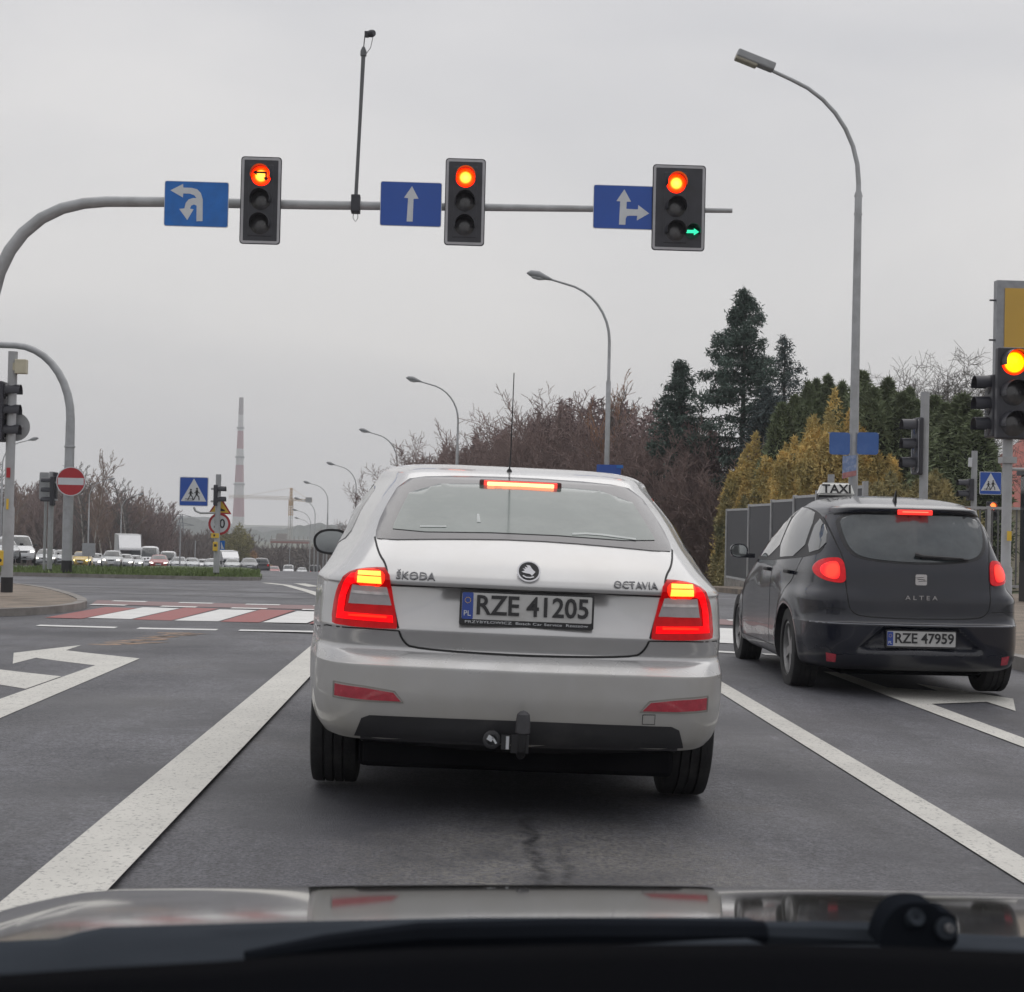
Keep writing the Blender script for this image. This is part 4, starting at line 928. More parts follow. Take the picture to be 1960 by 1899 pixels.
uarrow = [strip([(-.02, -.12), (-.02, .02)], .022), [(x * .95, y * 1.0) for x, y in [(-.13, .045), (-.06, .085), (-.06, .06), (.09, .06), (.09, -.02), (.12, -.02), (.075, -.085), (.035, -.02), (.062, -.02), (.062, .032), (-.06, .032), (-.06, .005)]]]
signal('gantry signal with a red left and U-turn arrow, beside the turn sign', S1, 0, 'red', (.575, 1.245), group='signals on the gantry', arrow=uarrow[1:])
signal('gantry signal with plain red light beside the straight ahead sign', S2, 0, 'red', (.575, 1.245), group='signals on the gantry')
s3 = signal('wide gantry signal with red light and small green right arrow', S3 + Vector((-.045, 0, 0)), 0, 'red', (.765, 1.235, .045), group='signals on the gantry', extra=(.245, -.345, .11))
for (S_, lb, cx) in ((S1, 'signal', 0),): pass
def arrow_sign(label, loc, w_, h, polys, k_, c0):
    t = thing('direction_sign', label, 'road sign', tuple(loc), 0, 'blue lane signs on the gantry')
    b = MB(); b.prism(rrect(w_, h, .03), (0, .006, 0), (1, 0, 0), (0, 0, 1), .012); b.build('sign_edge', SWHITE, t)
    b = MB(); b.prism(rrect(w_ - .016, h - .016, .026), (0, -.007, 0), (1, 0, 0), (0, 0, 1), .002); b.build('panel', SBLUE2 if 'turn sign' in label else SBLUE, t)
    b = MB()
    for P in polys: b.prism([((x - c0[0]) * k_, -(y - c0[1]) * k_) for x, y in P], (0, -.010, 0), (1, 0, 0), (0, 0, 1), .002)
    b.build('arrow', M('sign arrow grey white', (.60, .63, .66), .4, 0, .08), t)
    b = MB(); b.box((-w_ * .25, .05, 0), (.04, .09, h * .8)); b.box((w_ * .25, .05, 0), (.04, .09, h * .8)); b.build('clamps', GALV, t)
A1 = [(225, 430), (258, 428), (256, 310), (245, 275), (225, 255), (195, 248), (150, 248), (147, 228), (80, 265), (148, 302), (150, 280), (185, 280), (210, 288), (222, 304), (205, 303), (180, 312), (165, 330), (158, 362), (130, 365), (175, 425), (208, 365), (188, 362), (195, 345), (210, 338), (224, 345)]
A2 = [(1385, 430), (1418, 430), (1420, 305), (1447, 303), (1410, 235), (1368, 300), (1390, 302)]
A3 = [(522, 790), (595, 790), (597, 720), (612, 690), (640, 685), (728, 683), (725, 738), (865, 652), (738, 560), (735, 610), (603, 608), (605, 525), (655, 525), (575, 385), (487, 522), (530, 524)]
arrow_sign('blue sign with left and U-turn arrows, the turn sign', at(376, 391, GYY - .13), .905, .645, [A1], .0026, (222, 336))
arrow_sign('blue sign with one straight ahead arrow on the gantry', at(786.5, 391, GYY - .13), .875, .635, [A2], .0026, (1406, 334))
arrow_sign('blue sign with straight and right arrows at the gantry end', at(1193, 397, GYY - .13), .865, .63, [A3], .001257, (568, 590))
# camera mast on the gantry
c0 = at(681, 391, GYY); t = thing('camera_mast', 'thin mast with a small camera rising from the gantry arm', 'mast', (c0.x, GYY, c0.z))
b = MB(); b.box((0, 0, -.0), (.13, .2, .25), bev=.01); b.build('clamp', DARK, t)
dx = .06
b = MB(); b.tube([(0, -.02, .1), (dx * .5, -.02, 1.1), (dx, -.02, 2.15)], [.027, .025, .03], 10); b.tube([(dx, -.02, 2.13), (dx, -.02, 2.2), (dx, -.02, 2.26)], [.045, .045, .02], 10); b.build('mast_tube', M('dark mast steel', (.13, .135, .14), .5, .3), t, True)
b = MB(); b.tube([(dx, -.02, 2.25), (dx + .015, -.02, 2.44)], .008, 6); b.lathe([(.001, .06), (.04, .06), (.05, .04), (.055, 0), (.045, -.04), (.001, -.06)], (dx + .10, -.04, 2.45), (.8, -.6, 0), 16); b.box((dx + .04, -.03, 2.44), (.06, .06, .08)); b.build('camera', DARK, t, True)
b = MB(); b.tube([(dx + .13, -.04, 2.40), (dx + .10, -.03, 2.25), (dx + .03, -.02, 2.15)], .005, 5); b.tube([(-.03, 0, -.12), (-.035, 0, -.2), (0, 0, -.25), (.035, 0, -.2), (.03, 0, -.12)], .005, 5); b.build('cable', DARK, t)

def pole_thing(name, label, cat, u, Y, top_v, r0, r1, v_ref=1050, base_col=True, ground=None, group=None):
    x = ux(u, Y, v_ref); z0 = g(x, Y) if ground is None else ground
    t = thing(name, label, cat, (x, Y, z0), 0, group); zt = at(u, top_v, Y).z - z0
    b = MB(); b.lathe([(.001, 0), (r0, 0), (r0, zt * .35), (r1, zt * .36), (r1, zt), (.001, zt)], (0, 0, 0), (0, 0, 1), 18); b.build('pole', GALV2, t, True, 40)
    if base_col:
        b = MB(); b.lathe([(r0 + .004, 0), (r0 + .004, .2), (r0, .202)], (0, 0, 0), (0, 0, 1), 18); b.build('black_base', BLK, t, True, 40)
    return t
# left island pole with dark signals
YL = 21.6
pl_ = pole_thing('signal_pole', 'grey signal pole with black base on the left paved corner', 'pole', 19, YL, 673, .075, .062, 900, ground=.12)
px = pl_.location.x
b = MB(); b.box((0, -.077, at(18, 905, YL).z - .12), (.05, .004, .13)); b.build('red_sticker', SRED, pl_); b = MB(); b.box((0, -.077, at(18, 965, YL).z - .12), (.03, .004, .14)); b.build('yellow_sticker', SYEL, pl_)
z_ = at(36, 789, YL).z
signal('dark signal on the left pole seen from its side', (px - .10, YL, z_), R(90), '', None, .265, .105, group='dark signals seen from the side', vis=.20)
t = thing('round_sign', 'round sign on the left pole seen from its back', 'road sign', (px + .03, YL + .11, at(18, 816, YL).z)); b = MB(); b.prism(circle(.19, 28), (0, 0, 0), (1, 0, 0), (0, 0, 1), .01); b.build('sign_back', BACK, t); b = MB(); b.box((0, -.02, 0), (.2, .03, .03)); b.build('clamp', GALV, t)
t = thing('junction_box', 'cream box high on the left signal pole', 'box', tuple(at(41, 702, YL - .05))); b = MB(); b.box((0, 0, 0), (.15, .12, .19), bev=.01); b.box((-.03, -.0, -.0), (.17, .02, .1)); b.build('box_body', M('cream plastic', (.50, .47, .36), .5), t)
t = thing('push_button_box', 'yellow pedestrian button box at the left edge on the signal pole', 'button box', tuple(at(2, 1068, YL - .02))); b = MB(); b.box((0, 0, 0), (.10, .1, .2), bev=.015); b.build('box_body', SYEL, t); b = MB(); b.lathe([(.001, .012), (.02, .01), (.024, 0)], (0, -.05, -.03), (0, -1, 0), 14); b.build('button', DARK, t)
# second gantry, on the far island
Y2 = 45.0; x2 = ux(131, Y2, 950); z2 = g(x2, Y2) + .13
t = thing('far_gantry', 'grey steel gantry curving left from the grass island', 'gantry', (x2, Y2, z2))
b = MB(); pts_ = [(0, 0, 0), (0, 0, 2), (0, 0, 4.0)]; rad_ = [.14, .14, .125]
for a in range(0, 91, 10): pts_.append((-1.55 * (1 - math.cos(R(a))), 0, 4.2 + 2.0 * math.sin(R(a)))); rad_.append(.12 - .03 * a / 90)
pts_ += [(-3, 0, 6.22), (-8, 0, 6.25)]; rad_ += [.085, .06]
b.tube(pts_, rad_, 16); b.build('arm', GALV, t, True, 60)
b = MB(); b.lathe([(.125, 0), (.15, .01), (.15, .05), (.125, .06)], (0, 0, 3.42), (0, 0, 1), 20); b.build('collar', GALV, t, True); b = MB(); b.lathe([(.146, 0), (.146, .32), (.14, .325)], (0, 0, 0), (0, 0, 1), 20); b.build('black_base', BLK, t, True)
ne = at(135.6, 921.5, Y2 - .25); t = thing('no_entry_sign', 'round red no entry sign with a white bar on the far gantry pole', 'road sign', tuple(ne))
b = MB(); b.prism(circle(.40, 40), (0, .012, 0), (1, 0, 0), (0, 0, 1), .014); b.build('sign_rim', SWHITE, t); b = MB(); b.prism(circle(.375, 40), (0, -.004, 0), (1, 0, 0), (0, 0, 1), .002); b.build('panel', SRED, t)
b = MB(); b.prism(rrect(.70, .19, .01), (0, -.008, 0), (1, 0, 0), (0, 0, 1), .002); b.build('bar', SWHITE, t); b = MB(); b.box((0, .07, 0), (.1, .12, .3)); b.build('clamp', GALV, t)
b_ = pole_thing('signal_pole', 'thin grey signal pole left of the far gantry pole on the grass', 'pole', 97, 46, 903, .075, .075, 1000)
for sgn_ in (-1,):
    signal('small dark signal on the thin pole beside the no entry sign', (b_.location.x + .02, 45.9, at(95, 940, 46).z), R(-90), '', None, .27, .105, group='dark signals seen from the side', vis=.26)
c_ = at(84.5, 930, 46.2); t = thing('signal_backboard', 'pale grey backboard left of the thin pole, seen from behind', 'traffic light', tuple(c_)); b = MB(); b.prism(rrect(.26, .76, .03), (0, 0, 0), (1, 0, 0), (0, 0, 1), .02); b.build('board_back', BACK, t); b = MB(); zz = c_.z - g(c_.x, 46.2); b.tube([(.05, .03, -.3), (.05, .03, -zz)], .04, 8); b.build('post', GALV2, t)
t = thing('signal_backboard', 'narrow dark board right of the thin pole beside the no entry sign', 'traffic light', tuple(at(106, 930, 46))); b = MB(); b.box((0, 0, 0), (.09, .2, .76), bev=.01); b.build('board_back', DARK, t)
# crossing sign pole on the island
Y3 = 45.6
cp = pole_thing('signal_pole', 'grey signal pole carrying the crossing and speed limit signs', 'pole', 416, Y3, 908, .085, .075, 1010)
b = MB(); b.tube([at(371, 971, Y3 - .1) - cp.location, at(374, 978, Y3 - .08) - cp.location, at(384, 982, Y3 - .05) - cp.location, at(414, 982, Y3) - cp.location], .03, 8); b.build('sign_bracket', GALV, cp, True)
def crossing(label, loc, s):
    t = thing('crossing_sign', label, 'road sign', tuple(loc), 0)
    b = MB(); b.prism(rrect(s, s * 1.02, s * .05), (0, .01, 0), (1, 0, 0), (0, 0, 1), .012); b.build('sign_edge', SWHITE, t)
    b = MB(); b.prism(rrect(s * .95, s * .97, s * .03), (0, -.004, 0), (1, 0, 0), (0, 0, 1), .002); b.build('panel', SBLUE, t)
    b = MB(); b.prism([(-.44 * s, -.34 * s), (.44 * s, -.34 * s), (0, .46 * s)], (0, -.008, 0), (1, 0, 0), (0, 0, 1), .002); tr = b.build('triangle', SWHITE, t)
    b = MB(); F_ = lambda P, ox, k_: [((x * k_ + ox) * s, (y * k_ - .30) * s) for x, y in P]
    def fig(ox, k_, flip=1):
        f = lambda P: F_([(x * flip, y) for x, y in P], ox, k_)
        for P in (circle(.045, 12, .0, .50), strip([(0, .44), (-.01, .25)], .10), strip([(-.01, .26), (.09, .14), (.10, 0)], .045), strip([(-.01, .26), (-.08, .13), (-.14, .01)], .045), strip([(0, .41), (.12, .30)], .032), strip([(0, .41), (-.11, .31)], .032)):
            b.prism(f(P), (0, -.012, 0), (1, 0, 0), (0, 0, 1), .002)
    fig(.11, .80); fig(-.10, .72)
    for zz in (0, .05): b.prism([(-.30 * s, (-.31 + zz) * s), (-.0 * s, (-.31 + zz) * s), (-.0 * s, (-.295 + zz) * s), (-.30 * s, (-.295 + zz) * s)], (0, -.012, 0), (1, 0, 0), (0, 0, 1), .002)
    b.build('walking_figures', BLK, tr)
    b = MB(); b.box((0, .03, 0), (.05, .04, s * .8)); b.build('clamp', GALV, t); return t
crossing('blue square pedestrian crossing sign left of the island pole', at(371, 941, Y3 - .12), .80)
signal('dark signal facing right on the island pole above the speed limit', (cp.location.x - .02, Y3, at(416, 948, Y3).z), R(90), '', None, .29, .115, n=2, group='dark signals seen from the side', vis=.22)
b = MB(); c_ = at(420.7, 984, Y3 + .25); t = thing('warning_sign', 'yellow triangular warning sign behind the island pole', 'road sign', tuple(c_))
b.prism([(-.33, 0), (.33, 0), (0, .52)], (0, .005, 0), (1, 0, 0), (0, 0, 1), .01); b.build('sign_edge', SRED, t); b = MB(); b.prism([(-.26, .04), (.26, .04), (0, .43)], (0, -.007, 0), (1, 0, 0), (0, 0, 1), .002); b.build('panel', SYEL, t)
b = MB(); b.prism([(-.12, .08), (.14, .08), (.14, .12), (.03, .16), (-.04, .28), (-.10, .2)], (0, -.010, 0), (1, 0, 0), (0, 0, 1), .002); b.build('symbol', BLK, t)
c_ = at(420, 1003, Y3 + .22); t = thing('speed_limit_sign', 'round white speed limit sign with red ring behind the island pole', 'road sign', tuple(c_))
b = MB(); b.prism(circle(.31, 36), (0, .005, 0), (1, 0, 0), (0, 0, 1), .01); b.build('ring', SRED, t); b = MB(); b.prism(circle(.245, 36), (0, -.007, 0), (1, 0, 0), (0, 0, 1), .002); b.build('face', SWHITE, t); text_mesh('digits', '50', .36, BLK, t, (0, -.010, 0), .002, xs=.9, bold=.006)
c_ = at(411.5, 1025, Y3 - .1); t = thing('small_sign', 'small yellow plate on the island pole', 'road sign', tuple(c_)); b = MB(); b.prism(rrect(.22, .13, .01), (0, 0, 0), (1, 0, 0), (0, 0, 1), .008); b.build('panel', SYEL, t); b = MB(); b.box((-.02, -.010, 0), (.05, .002, .06)); b.build('mark', BLK, t)
c_ = at(425, 1044, Y3 + .1); t = thing('small_sign', 'small blue and white crossing plate low behind the island pole', 'road sign', tuple(c_)); b = MB(); b.prism(rrect(.15, .26, .01), (0, 0, 0), (1, 0, 0), (0, 0, 1), .008); b.build('panel', SBLUE2, t); b = MB(); b.prism([(-.03, -.1), (.06, -.1), (-.03, .1)], (0, -.010, 0), (1, 0, 0), (0, 0, 1), .002); b.build('mark', SWHITE, t)
t = thing('push_button_box', 'yellow and black button box on the island pole', 'button box', tuple(at(412, 1046, Y3 - .1))); b = MB(); b.box((0, 0, 0), (.13, .1, .26), bev=.02); b.build('box_body', SYEL, t); b = MB(); b.box((.01, -.055, .03), (.07, .01, .07)); b.build('button', DARK, t)

# right near signal
YR = 18.1; rp = pole_thing('signal_pole', 'grey signal pole right of the black taxi carrying the large red light', 'pole', 1927, YR, 840, .072, .055, 960, ground=.0)
S_ = at(1939, 752.8, YR - .12)
signal('large near signal with red light lit at the right edge', S_, 0, 'red', None, .345, .152, group='signals right of the taxi', lit_mat=LRED_NEAR, vis=.17)
signal('dark signal facing left behind the large red light', (S_.x - .13, YR + .28, S_.z - .12), R(-90), '', None, .24, .115, group='signals right of the taxi', vis=.17)
b = MB(); b.box((0, -.10, at(1936, 1026, YR).z), (.05, .01, .11)); b.build('yellow_sticker', SYEL, rp); b = MB(); b.tube([(0, 0, at(1930, 898, YR).z), (.5, 0, at(1930, 898, YR).z)], .018, 8); b.build('cross_arm', GALV, rp)
b = MB(); b.box((.0, 0, S_.z - .75), (.16, .16, .07)); b.build('clamp', GALV, rp)
# tall pole with side-facing signals, middle right
YM = 29; mp_ = pole_thing('signal_pole', 'tall grey signal pole with cut top behind the taxi roof', 'pole', 1769, YM, 750, .085, .078, 860)
signal('dark signal facing left on the tall pole behind the taxi', (mp_.location.x - .16, YM, at(1745, 852, YM).z - .02), R(-90), '', (.5, 1.0), .345, .15, group='dark signals seen from the side', vis=.25)
# crossing sign and pedestrian signal pole, far right
YC = 38; pc_ = pole_thing('signal_pole', 'slim grey pole behind the taxi with a pedestrian signal', 'pole', 1864, YC, 863, .075, .07, 950)
crossing('blue square pedestrian crossing sign between two poles above the small red light', at(1896, 925, YC - .1), .53)
signal('small pedestrian signal with red light under the crossing sign', at(1899, 978, YC - .1), 0, 'red', None, .22, .095, n=2, lit_mat=LRED_PED, vis=.1)
signal('dark signal facing left on the slim pole right of the taxi roof', (pc_.location.x - .13, YC, at(1840, 937, YC).z), R(-90), '', None, .26, .11, n=2, group='dark signals seen from the side', vis=.25)
b = MB(); b.tube([(0, 0, at(1864, 974, YC).z - pc_.location.z), (.25, -.03, at(1864, 974, YC).z - pc_.location.z), (.36, -.08, at(1864, 968, YC).z - pc_.location.z)], .03, 8); b.build('bracket', GALV, pc_, True)
b = MB(); b.box((-.1, 0, at(1852, 885, YC).z - pc_.location.z), (.08, .08, .22), bev=.01); b.build('detector', SWHITE, pc_)
pole_thing('post', 'short grey post behind the taxi roof sign', 'post', 1590, 34, 908, .07, .07, 950)

# ------------------------------------------------------------------ street lamps
LG = M('lamp glass', (.42, .43, .44), .25, 0, .1, 8); LH = M('lamp housing', (.30, .31, .32), .5, .2)
def lamp_new(label, x, y, z, rz=0, sc=1, group='curved street lamps'):
    t = thing('street_lamp', label, 'street lamp', (x, y, z), rz, group)
    b = MB(); pts_ = [(0, 0, 0), (0, 0, 4), (0, 0, 6.6)]; rad_ = [.095, .085, .08]
    pts_ += [(0, 0, 6.65), (0, 0, 7.9)]; rad_ += [.055, .05]
    for a in range(10, 81, 10): pts_.append((-1.75 * (1 - math.cos(R(a))), 0, 7.9 + 1.85 * math.sin(R(a)))); rad_.append(.048 - .012 * a / 80)
    pts_.append((-1.95, 0, 9.86)); rad_.append(.034)
    b.tube(pts_, rad_, 10); b.build('pole', GALV, t, True, 60)
    b = MB(); b.tube([(-1.9, 0, 9.85), (-2.1, 0, 9.91), (-2.35, 0, 10.0), (-2.6, 0, 10.04), (-2.72, 0, 10.04)], [.035, .08, .125, .10, .02], 12); b.build('lamp_head', LH, t, True, 60)
    b = MB(); b.tube([(-2.12, 0, 9.86), (-2.3, 0, 9.9), (-2.5, 0, 9.94), (-2.62, 0, 9.99)], [.03, .09, .08, .02], 10); b.build('lamp_glass', LG, t, True, 60)
    return t
proto = None; ords = ['nearest', 'second', 'third', 'fourth', 'fifth', 'sixth', 'seventh']
for i, y in enumerate((52, 83, 114, 145, 176, 207, 240, 275)):
    lab = ['curved street lamp with a blue sign behind the saloon roof, right of its antenna', 'curved street lamp just left of the thin car antenna', 'curved street lamp third in the row beyond the saloon', 'curved street lamp fourth in the row, above the saloon mirror', 'curved street lamp fifth in the row, left of the mirror', 'tiny street lamp sixth in the receding row', 'tiny street lamp seventh in the receding row', 'farthest tiny street lamp of the receding row'][i]
    x = lx(y); z = g(x, y)
    if proto is None: proto = lamp_new(lab, x, y, z); c_ = proto
    else: c_ = copy_tree(proto); c_.location = (x, y, z); c_['label'] = lab
    if i >= 1: c_.rotation_euler.z = R(random.Random(i).uniform(-4, 8))
for (u, y, lab) in ((3, 127, 'street lamp on the left whose head shows beside the left pole'), (171, 178, 'pale street lamp left of the chimney, the nearer of two before the birches'), (233, 205, 'pale street lamp left of the chimney, the farther of two before the birches')):
    c_ = copy_tree(proto); x = ux(u, y, 950); c_.location = (x, y, g(x, y)); c_.rotation_euler.z = R(180); c_['label'] = lab
# nearer lamp with a boxy head
x1, y1 = ux(1637, 31, 700), 31.0; z1 = g(x1, y1)
t = thing('street_lamp', 'tall near street lamp with a boxy head leaning over the road at right', 'street lamp', (x1, y1, z1))
b = MB(); pts_ = [(0, 0, 0), (0, 0, 4), (0, 0, 7.5), (0, 0, 7.9), (0, 0, 7.95), (0, 0, 8.1)]; rad_ = [.10, .085, .07, .07, .05, .048]
for a in range(10, 71, 10): pts_.append((-2.05 * (1 - math.cos(R(a))) * 1.0, 0, 8.1 + 2.1 * math.sin(R(a)))); rad_.append(.046 - .01 * a / 80)
pts_.append((-1.72, 0, 10.23)); rad_.append(.034)
b.tube(pts_, rad_, 12); b.build('pole', GALV, t, True, 60)
b = MB(); dv_ = Vector((-.93, 0, .30)).normalized(); b.box((-2.06, 0, 10.42), (.78, .26, .16), rot=(0, R(20), 0), bev=.03); b.build('lamp_head', LH, t)
b = MB(); b.box((-2.24, 0, 10.41), (.46, .22, .12), rot=(0, R(20), 0), bev=.03); b.build('lamp_glass', M('yellowed lamp glass', (.36, .34, .27), .25, 0, .1), t)
b = MB(); b.box((0, 0, 7.5), (.16, .03, .03)); b.box((0, 0, 7.85), (.16, .03, .03)); b.build('bolts', GALV, t)
for k_, (u, v, lab) in enumerate(((1607, 849, 'blue sign on the near lamp pole, left of the pole, seen from behind'), (1661, 849, 'blue sign on the near lamp pole, right of the pole, with a torn corner'))):
    c_ = at(u, v, 31.0 - .12); t = thing('blue_sign', lab, 'road sign', tuple(c_), R(6 if k_ == 0 else -4), 'blue signs on the lamp pole'); b = MB(); b.prism(rrect(.41, .43, .06), (0, 0, 0), (1, 0, 0), (0, 0, 1), .012); b.build('panel', M('blue sign back', (.055, .14, .40), .5, 0, .12, 3, dirt=(.12, .2, .38), damt=.4), t)
    b = MB(); b.box((0, .02, .2), (.44, .02, .02)); b.build('rail', GALV, t)
c_ = at(1626, 893, 31 - .13); t = thing('street_name_plate', 'tilted blue and pink street plate below the blue signs', 'sign', tuple(c_), R(12))
b = MB(); b.prism([(-.15, -.24), (.14, -.17), (.14, .22), (-.15, .2)], (0, 0, 0), (1, 0, 0), (0, 0, 1), .01); b.build('plate', M('pale blue plate', (.20, .28, .48), .5, 0, .2, 12, dirt=(.5, .52, .55), damt=.8, dscale=14), t)
b = MB(); b.prism([(-.15, -.24), (.14, -.17), (.14, -.07), (-.15, -.13)], (0, -.012, 0), (1, 0, 0), (0, 0, 1), .002); b.build('pink_strip', M('pink strip', (.45, .2, .2), .5, 0, .2, 12), t)
c_ = at(1165, 903, 51.8); t = thing('blue_sign', 'blue sign edge low on the lamp post behind the saloon roof', 'road sign', tuple(c_), 0); b = MB(); b.prism(rrect(.78, .45, .03), (0, 0, 0), (1, 0, 0), (0, 0, 1), .012); b.build('panel', SBLUE, t); b = MB(); b.box((.35, -.03, .17), (.22, .02, .1)); b.build('sticker', SBLUE2, t)

# ------------------------------------------------------------------ fences, billboard, buildings at the right
INF = M('dark fence infill', (.045, .047, .055), .5, 0, .25, 3); FRM = M('fence frame grey', (.44, .445, .45), .5, .2, .1)
fx = 8.2; t = thing('panel_fence', 'grey framed fence with dark panels on a low concrete base', 'fence', (fx, 40, g(fx, 40)))
fys = [46.6, 43.2, 40.2, 37.6, 35.3, 33.2, 31.3]
for i in range(len(fys)):
    y = fys[i]; z0 = g(fx, y) - t.location.z; b = MB(); b.box((0, y - 40, z0 + 1.17), (.10, .10, 2.34)); b.build('fence_post', FRM, t)
    if i < len(fys) - 1:
        yb_ = fys[i + 1]; m_ = (y + yb_) / 2 - 40; l_ = y - yb_; zb = g(fx, (y + yb_) / 2) - t.location.z
        b = MB(); b.box((0, m_, zb + 1.30), (.03, l_ - .1, 1.86)); b.build('panel', INF, t)
        for zr_ in (2.26, .34): b = MB(); b.box((0, m_, zb + zr_), (.06, l_ - .09, .06)); b.build('rail', FRM, t)
        b = MB(); b.box((0, m_, zb + .13), (.16, l_ - .1, .34)); b.build('concrete_base', KERB, t)
# the front return of the fence, facing the camera
for i, (xa, xb) in enumerate(((8.3, 9.6),)):
    pass
t = thing('picket_fence', 'pale topped picket fence behind the taxi roof', 'fence', (8.4, 31, g(8.4, 31)))
for zr_ in (1.86, .35): b = MB(); b.box((3.2, 0, zr_), (6.5, .05, .05)); b.build('rail', FRM, t)
for i in range(55):
    b = MB(); b.box((.06 + i * .12, 0, 1.08), (.028, .028, 1.55)); b.build('picket', M('fence bars', (.16, .16, .16), .5, .2), t)
for i in range(4):
    b = MB(); b.box((i * 2.15, .0, .95), (.07, .07, 1.9)); b.build('fence_post', FRM, t)
# billboard
c_ = at(1907, 537, 40); t = thing('billboard', 'tall billboard with grey frame and yellow sheet at the right edge', 'billboard', (c_.x, 40, g(14, 40)))
zt = c_.z - g(14, 40)
b = MB(); b.box((2.6, .05, zt - 1.6), (5.2, .25, 3.2)); b.build('board', M('billboard frame', (.30, .31, .33), .5, .2), t)
b = MB(); b.box((2.62, -.09, zt - 1.62), (4.85, .02, 2.85)); b.build('poster', M('billboard yellow', (.62, .38, .06), .5, 0, .06, 1), t)
b = MB(); b.tube([(1.2, .1, 0), (1.2, .1, zt - 3.2)], .12, 10); b.tube([(4, .1, 0), (4, .1, zt - 3.2)], .12, 10); b.build('legs', GALV2, t)
b = MB()
for z_ in (.5, 1.5, 2.5): b.box((-.08, .0, zt - z_), (.16, .04, .04))
b.build('studs', DARK, t)
# small red-roofed house behind
hx = ux(1915, 75, 850); t = thing('house', 'house with red roof showing behind the right signal', 'house', (hx + 2.5, 75, g(20, 75)))
b = MB(); b.box((0, 0, 1.9), (8, 8, 3.8)); b.build('wall', M('cream render', (.42, .38, .30), .8, 0, .15), t)
b = MB(); b.add([(-4.5, -4.4, 3.7), (4.5, -4.4, 3.7), (4.5, 4.4, 3.7), (-4.5, 4.4, 3.7), (-1.5, 0, 7.0), (1.5, 0, 7.0)], [(0, 1, 5, 4), (1, 2, 5), (2, 3, 4, 5), (3, 0, 4), (3, 2, 1, 0)]); b.build('roof', M('red roof tiles', (.33, .10, .08), .7, 0, .2, 3, bump=.3), t)
for i in (-2, 1.6): b = MB(); b.box((i, -4.02, 2.2), (1.2, .06, 1.3)); b.build('window', GLASS, t)
# glazed kiosk and wooden fence at the right edge
kx_ = ux(1937, 27, 1000); t = thing('kiosk', 'dark glazed kiosk beyond the right signal pole', 'kiosk', (kx_ + .42, 27, .0))
b = MB(); b.box((1.5, .4, 1.45), (3, .8, 1.5), bev=.02); b.build('glazed_wall', GLASS, t); b = MB(); b.box((1.5, .4, 2.26), (3.1, .9, .12)); b.build('roof', DARK, t)
b = MB()
for i in range(5): b.box((.05 + i * .72, -.02, 1.45), (.05, .04, 1.5))
b.build('mullions', GALV2, t); b = MB(); b.box((1.5, .4, .35), (3, .78, .7)); b.build('plinth', BLK, t)
t = thing('wooden_fence', 'light wooden slat fence below the dark kiosk', 'fence', (kx_ - .02, 26, .0)); b = MB()
for i in range(24): b.box((i * .11, 0, .62), (.05, .03, .55))
b.build('slats', M('light wood', (.36, .25, .13), .7, 0, .2, 3), t); b = MB(); b.box((1.25, .03, .85), (2.6, .03, .05)); b.box((1.25, .03, .4), (2.6, .03, .05)); b.build('rail', M('light wood'), t); b = MB(); b.box((1.25, .03, .2), (2.6, .10, .22)); b.build('base', BLK, t)

# ------------------------------------------------------------------ trees
def segs(seed, h, stems=1, spread=.5, depth=4, kids=(7, 5, 4, 4), up=.35, r0=.1, rmin=.012, lean=.0, first=.3, jit=.25, lk=.55):
    r = random.Random(seed); out = []
    def br(p, d, l, rad, k_):
        n = 3; q = p; pts = [(p, rad)]
        for i in range(n):
            d = (d + Vector((r.gauss(0, jit * .4), r.gauss(0, jit * .4), r.gauss(0, jit * .2) + up * .12))).normalized()
            q2 = q + d * (l / n); ra, rb = rad * (1 - .75 * i / n), rad * (1 - .75 * (i + 1) / n)
            out.append((q, q2, max(ra, rmin), max(rb, rmin * .8))); q = q2; pts.append((q, rb))
        if k_ >= depth: return
        m = kids[k_]
        for i in range(m):
            f = first + (1 - first) * (i + r.random()) / m if k_ == 0 else .15 + .85 * (i + r.random()) / m
            j = min(int(f * n), n - 1); a = pts[j][0].lerp(pts[j + 1][0], f * n - j)
            az_ = r.uniform(0, 2 * math.pi); dd = pts[j + 1][0] - pts[j][0]; dd.normalize(); o_ = dd.orthogonal().normalized(); o_ = Matrix.Rotation(az_, 3, dd) @ o_
            nd = (dd * (1 - spread) + o_ * spread + Vector((0, 0, up * .5))).normalized()
            br(a, nd, l * lk * r.uniform(.7, 1.15) * (1.15 - .5 * f if k_ == 0 else 1), max(rad * .5 * (1.1 - .5 * f), rmin), k_ + 1)
    for s_ in range(stems):
        a = r.uniform(0, 6.28); k_ = (0 if stems == 1 else r.uniform(.1, .5))
        br(Vector((math.cos(a) * k_ * .6, math.sin(a) * k_ * .6, 0)), Vector((math.cos(a) * k_, math.sin(a) * k_, 1)).normalized(), h * (1 if stems == 1 else r.uniform(.6, .95)), r0, 0)
    return (np.array([s_[0] for s_ in out]), np.array([s_[1] for s_ in out]), np.array([s_[2] for s_ in out]), np.array([s_[3] for s_ in out]))
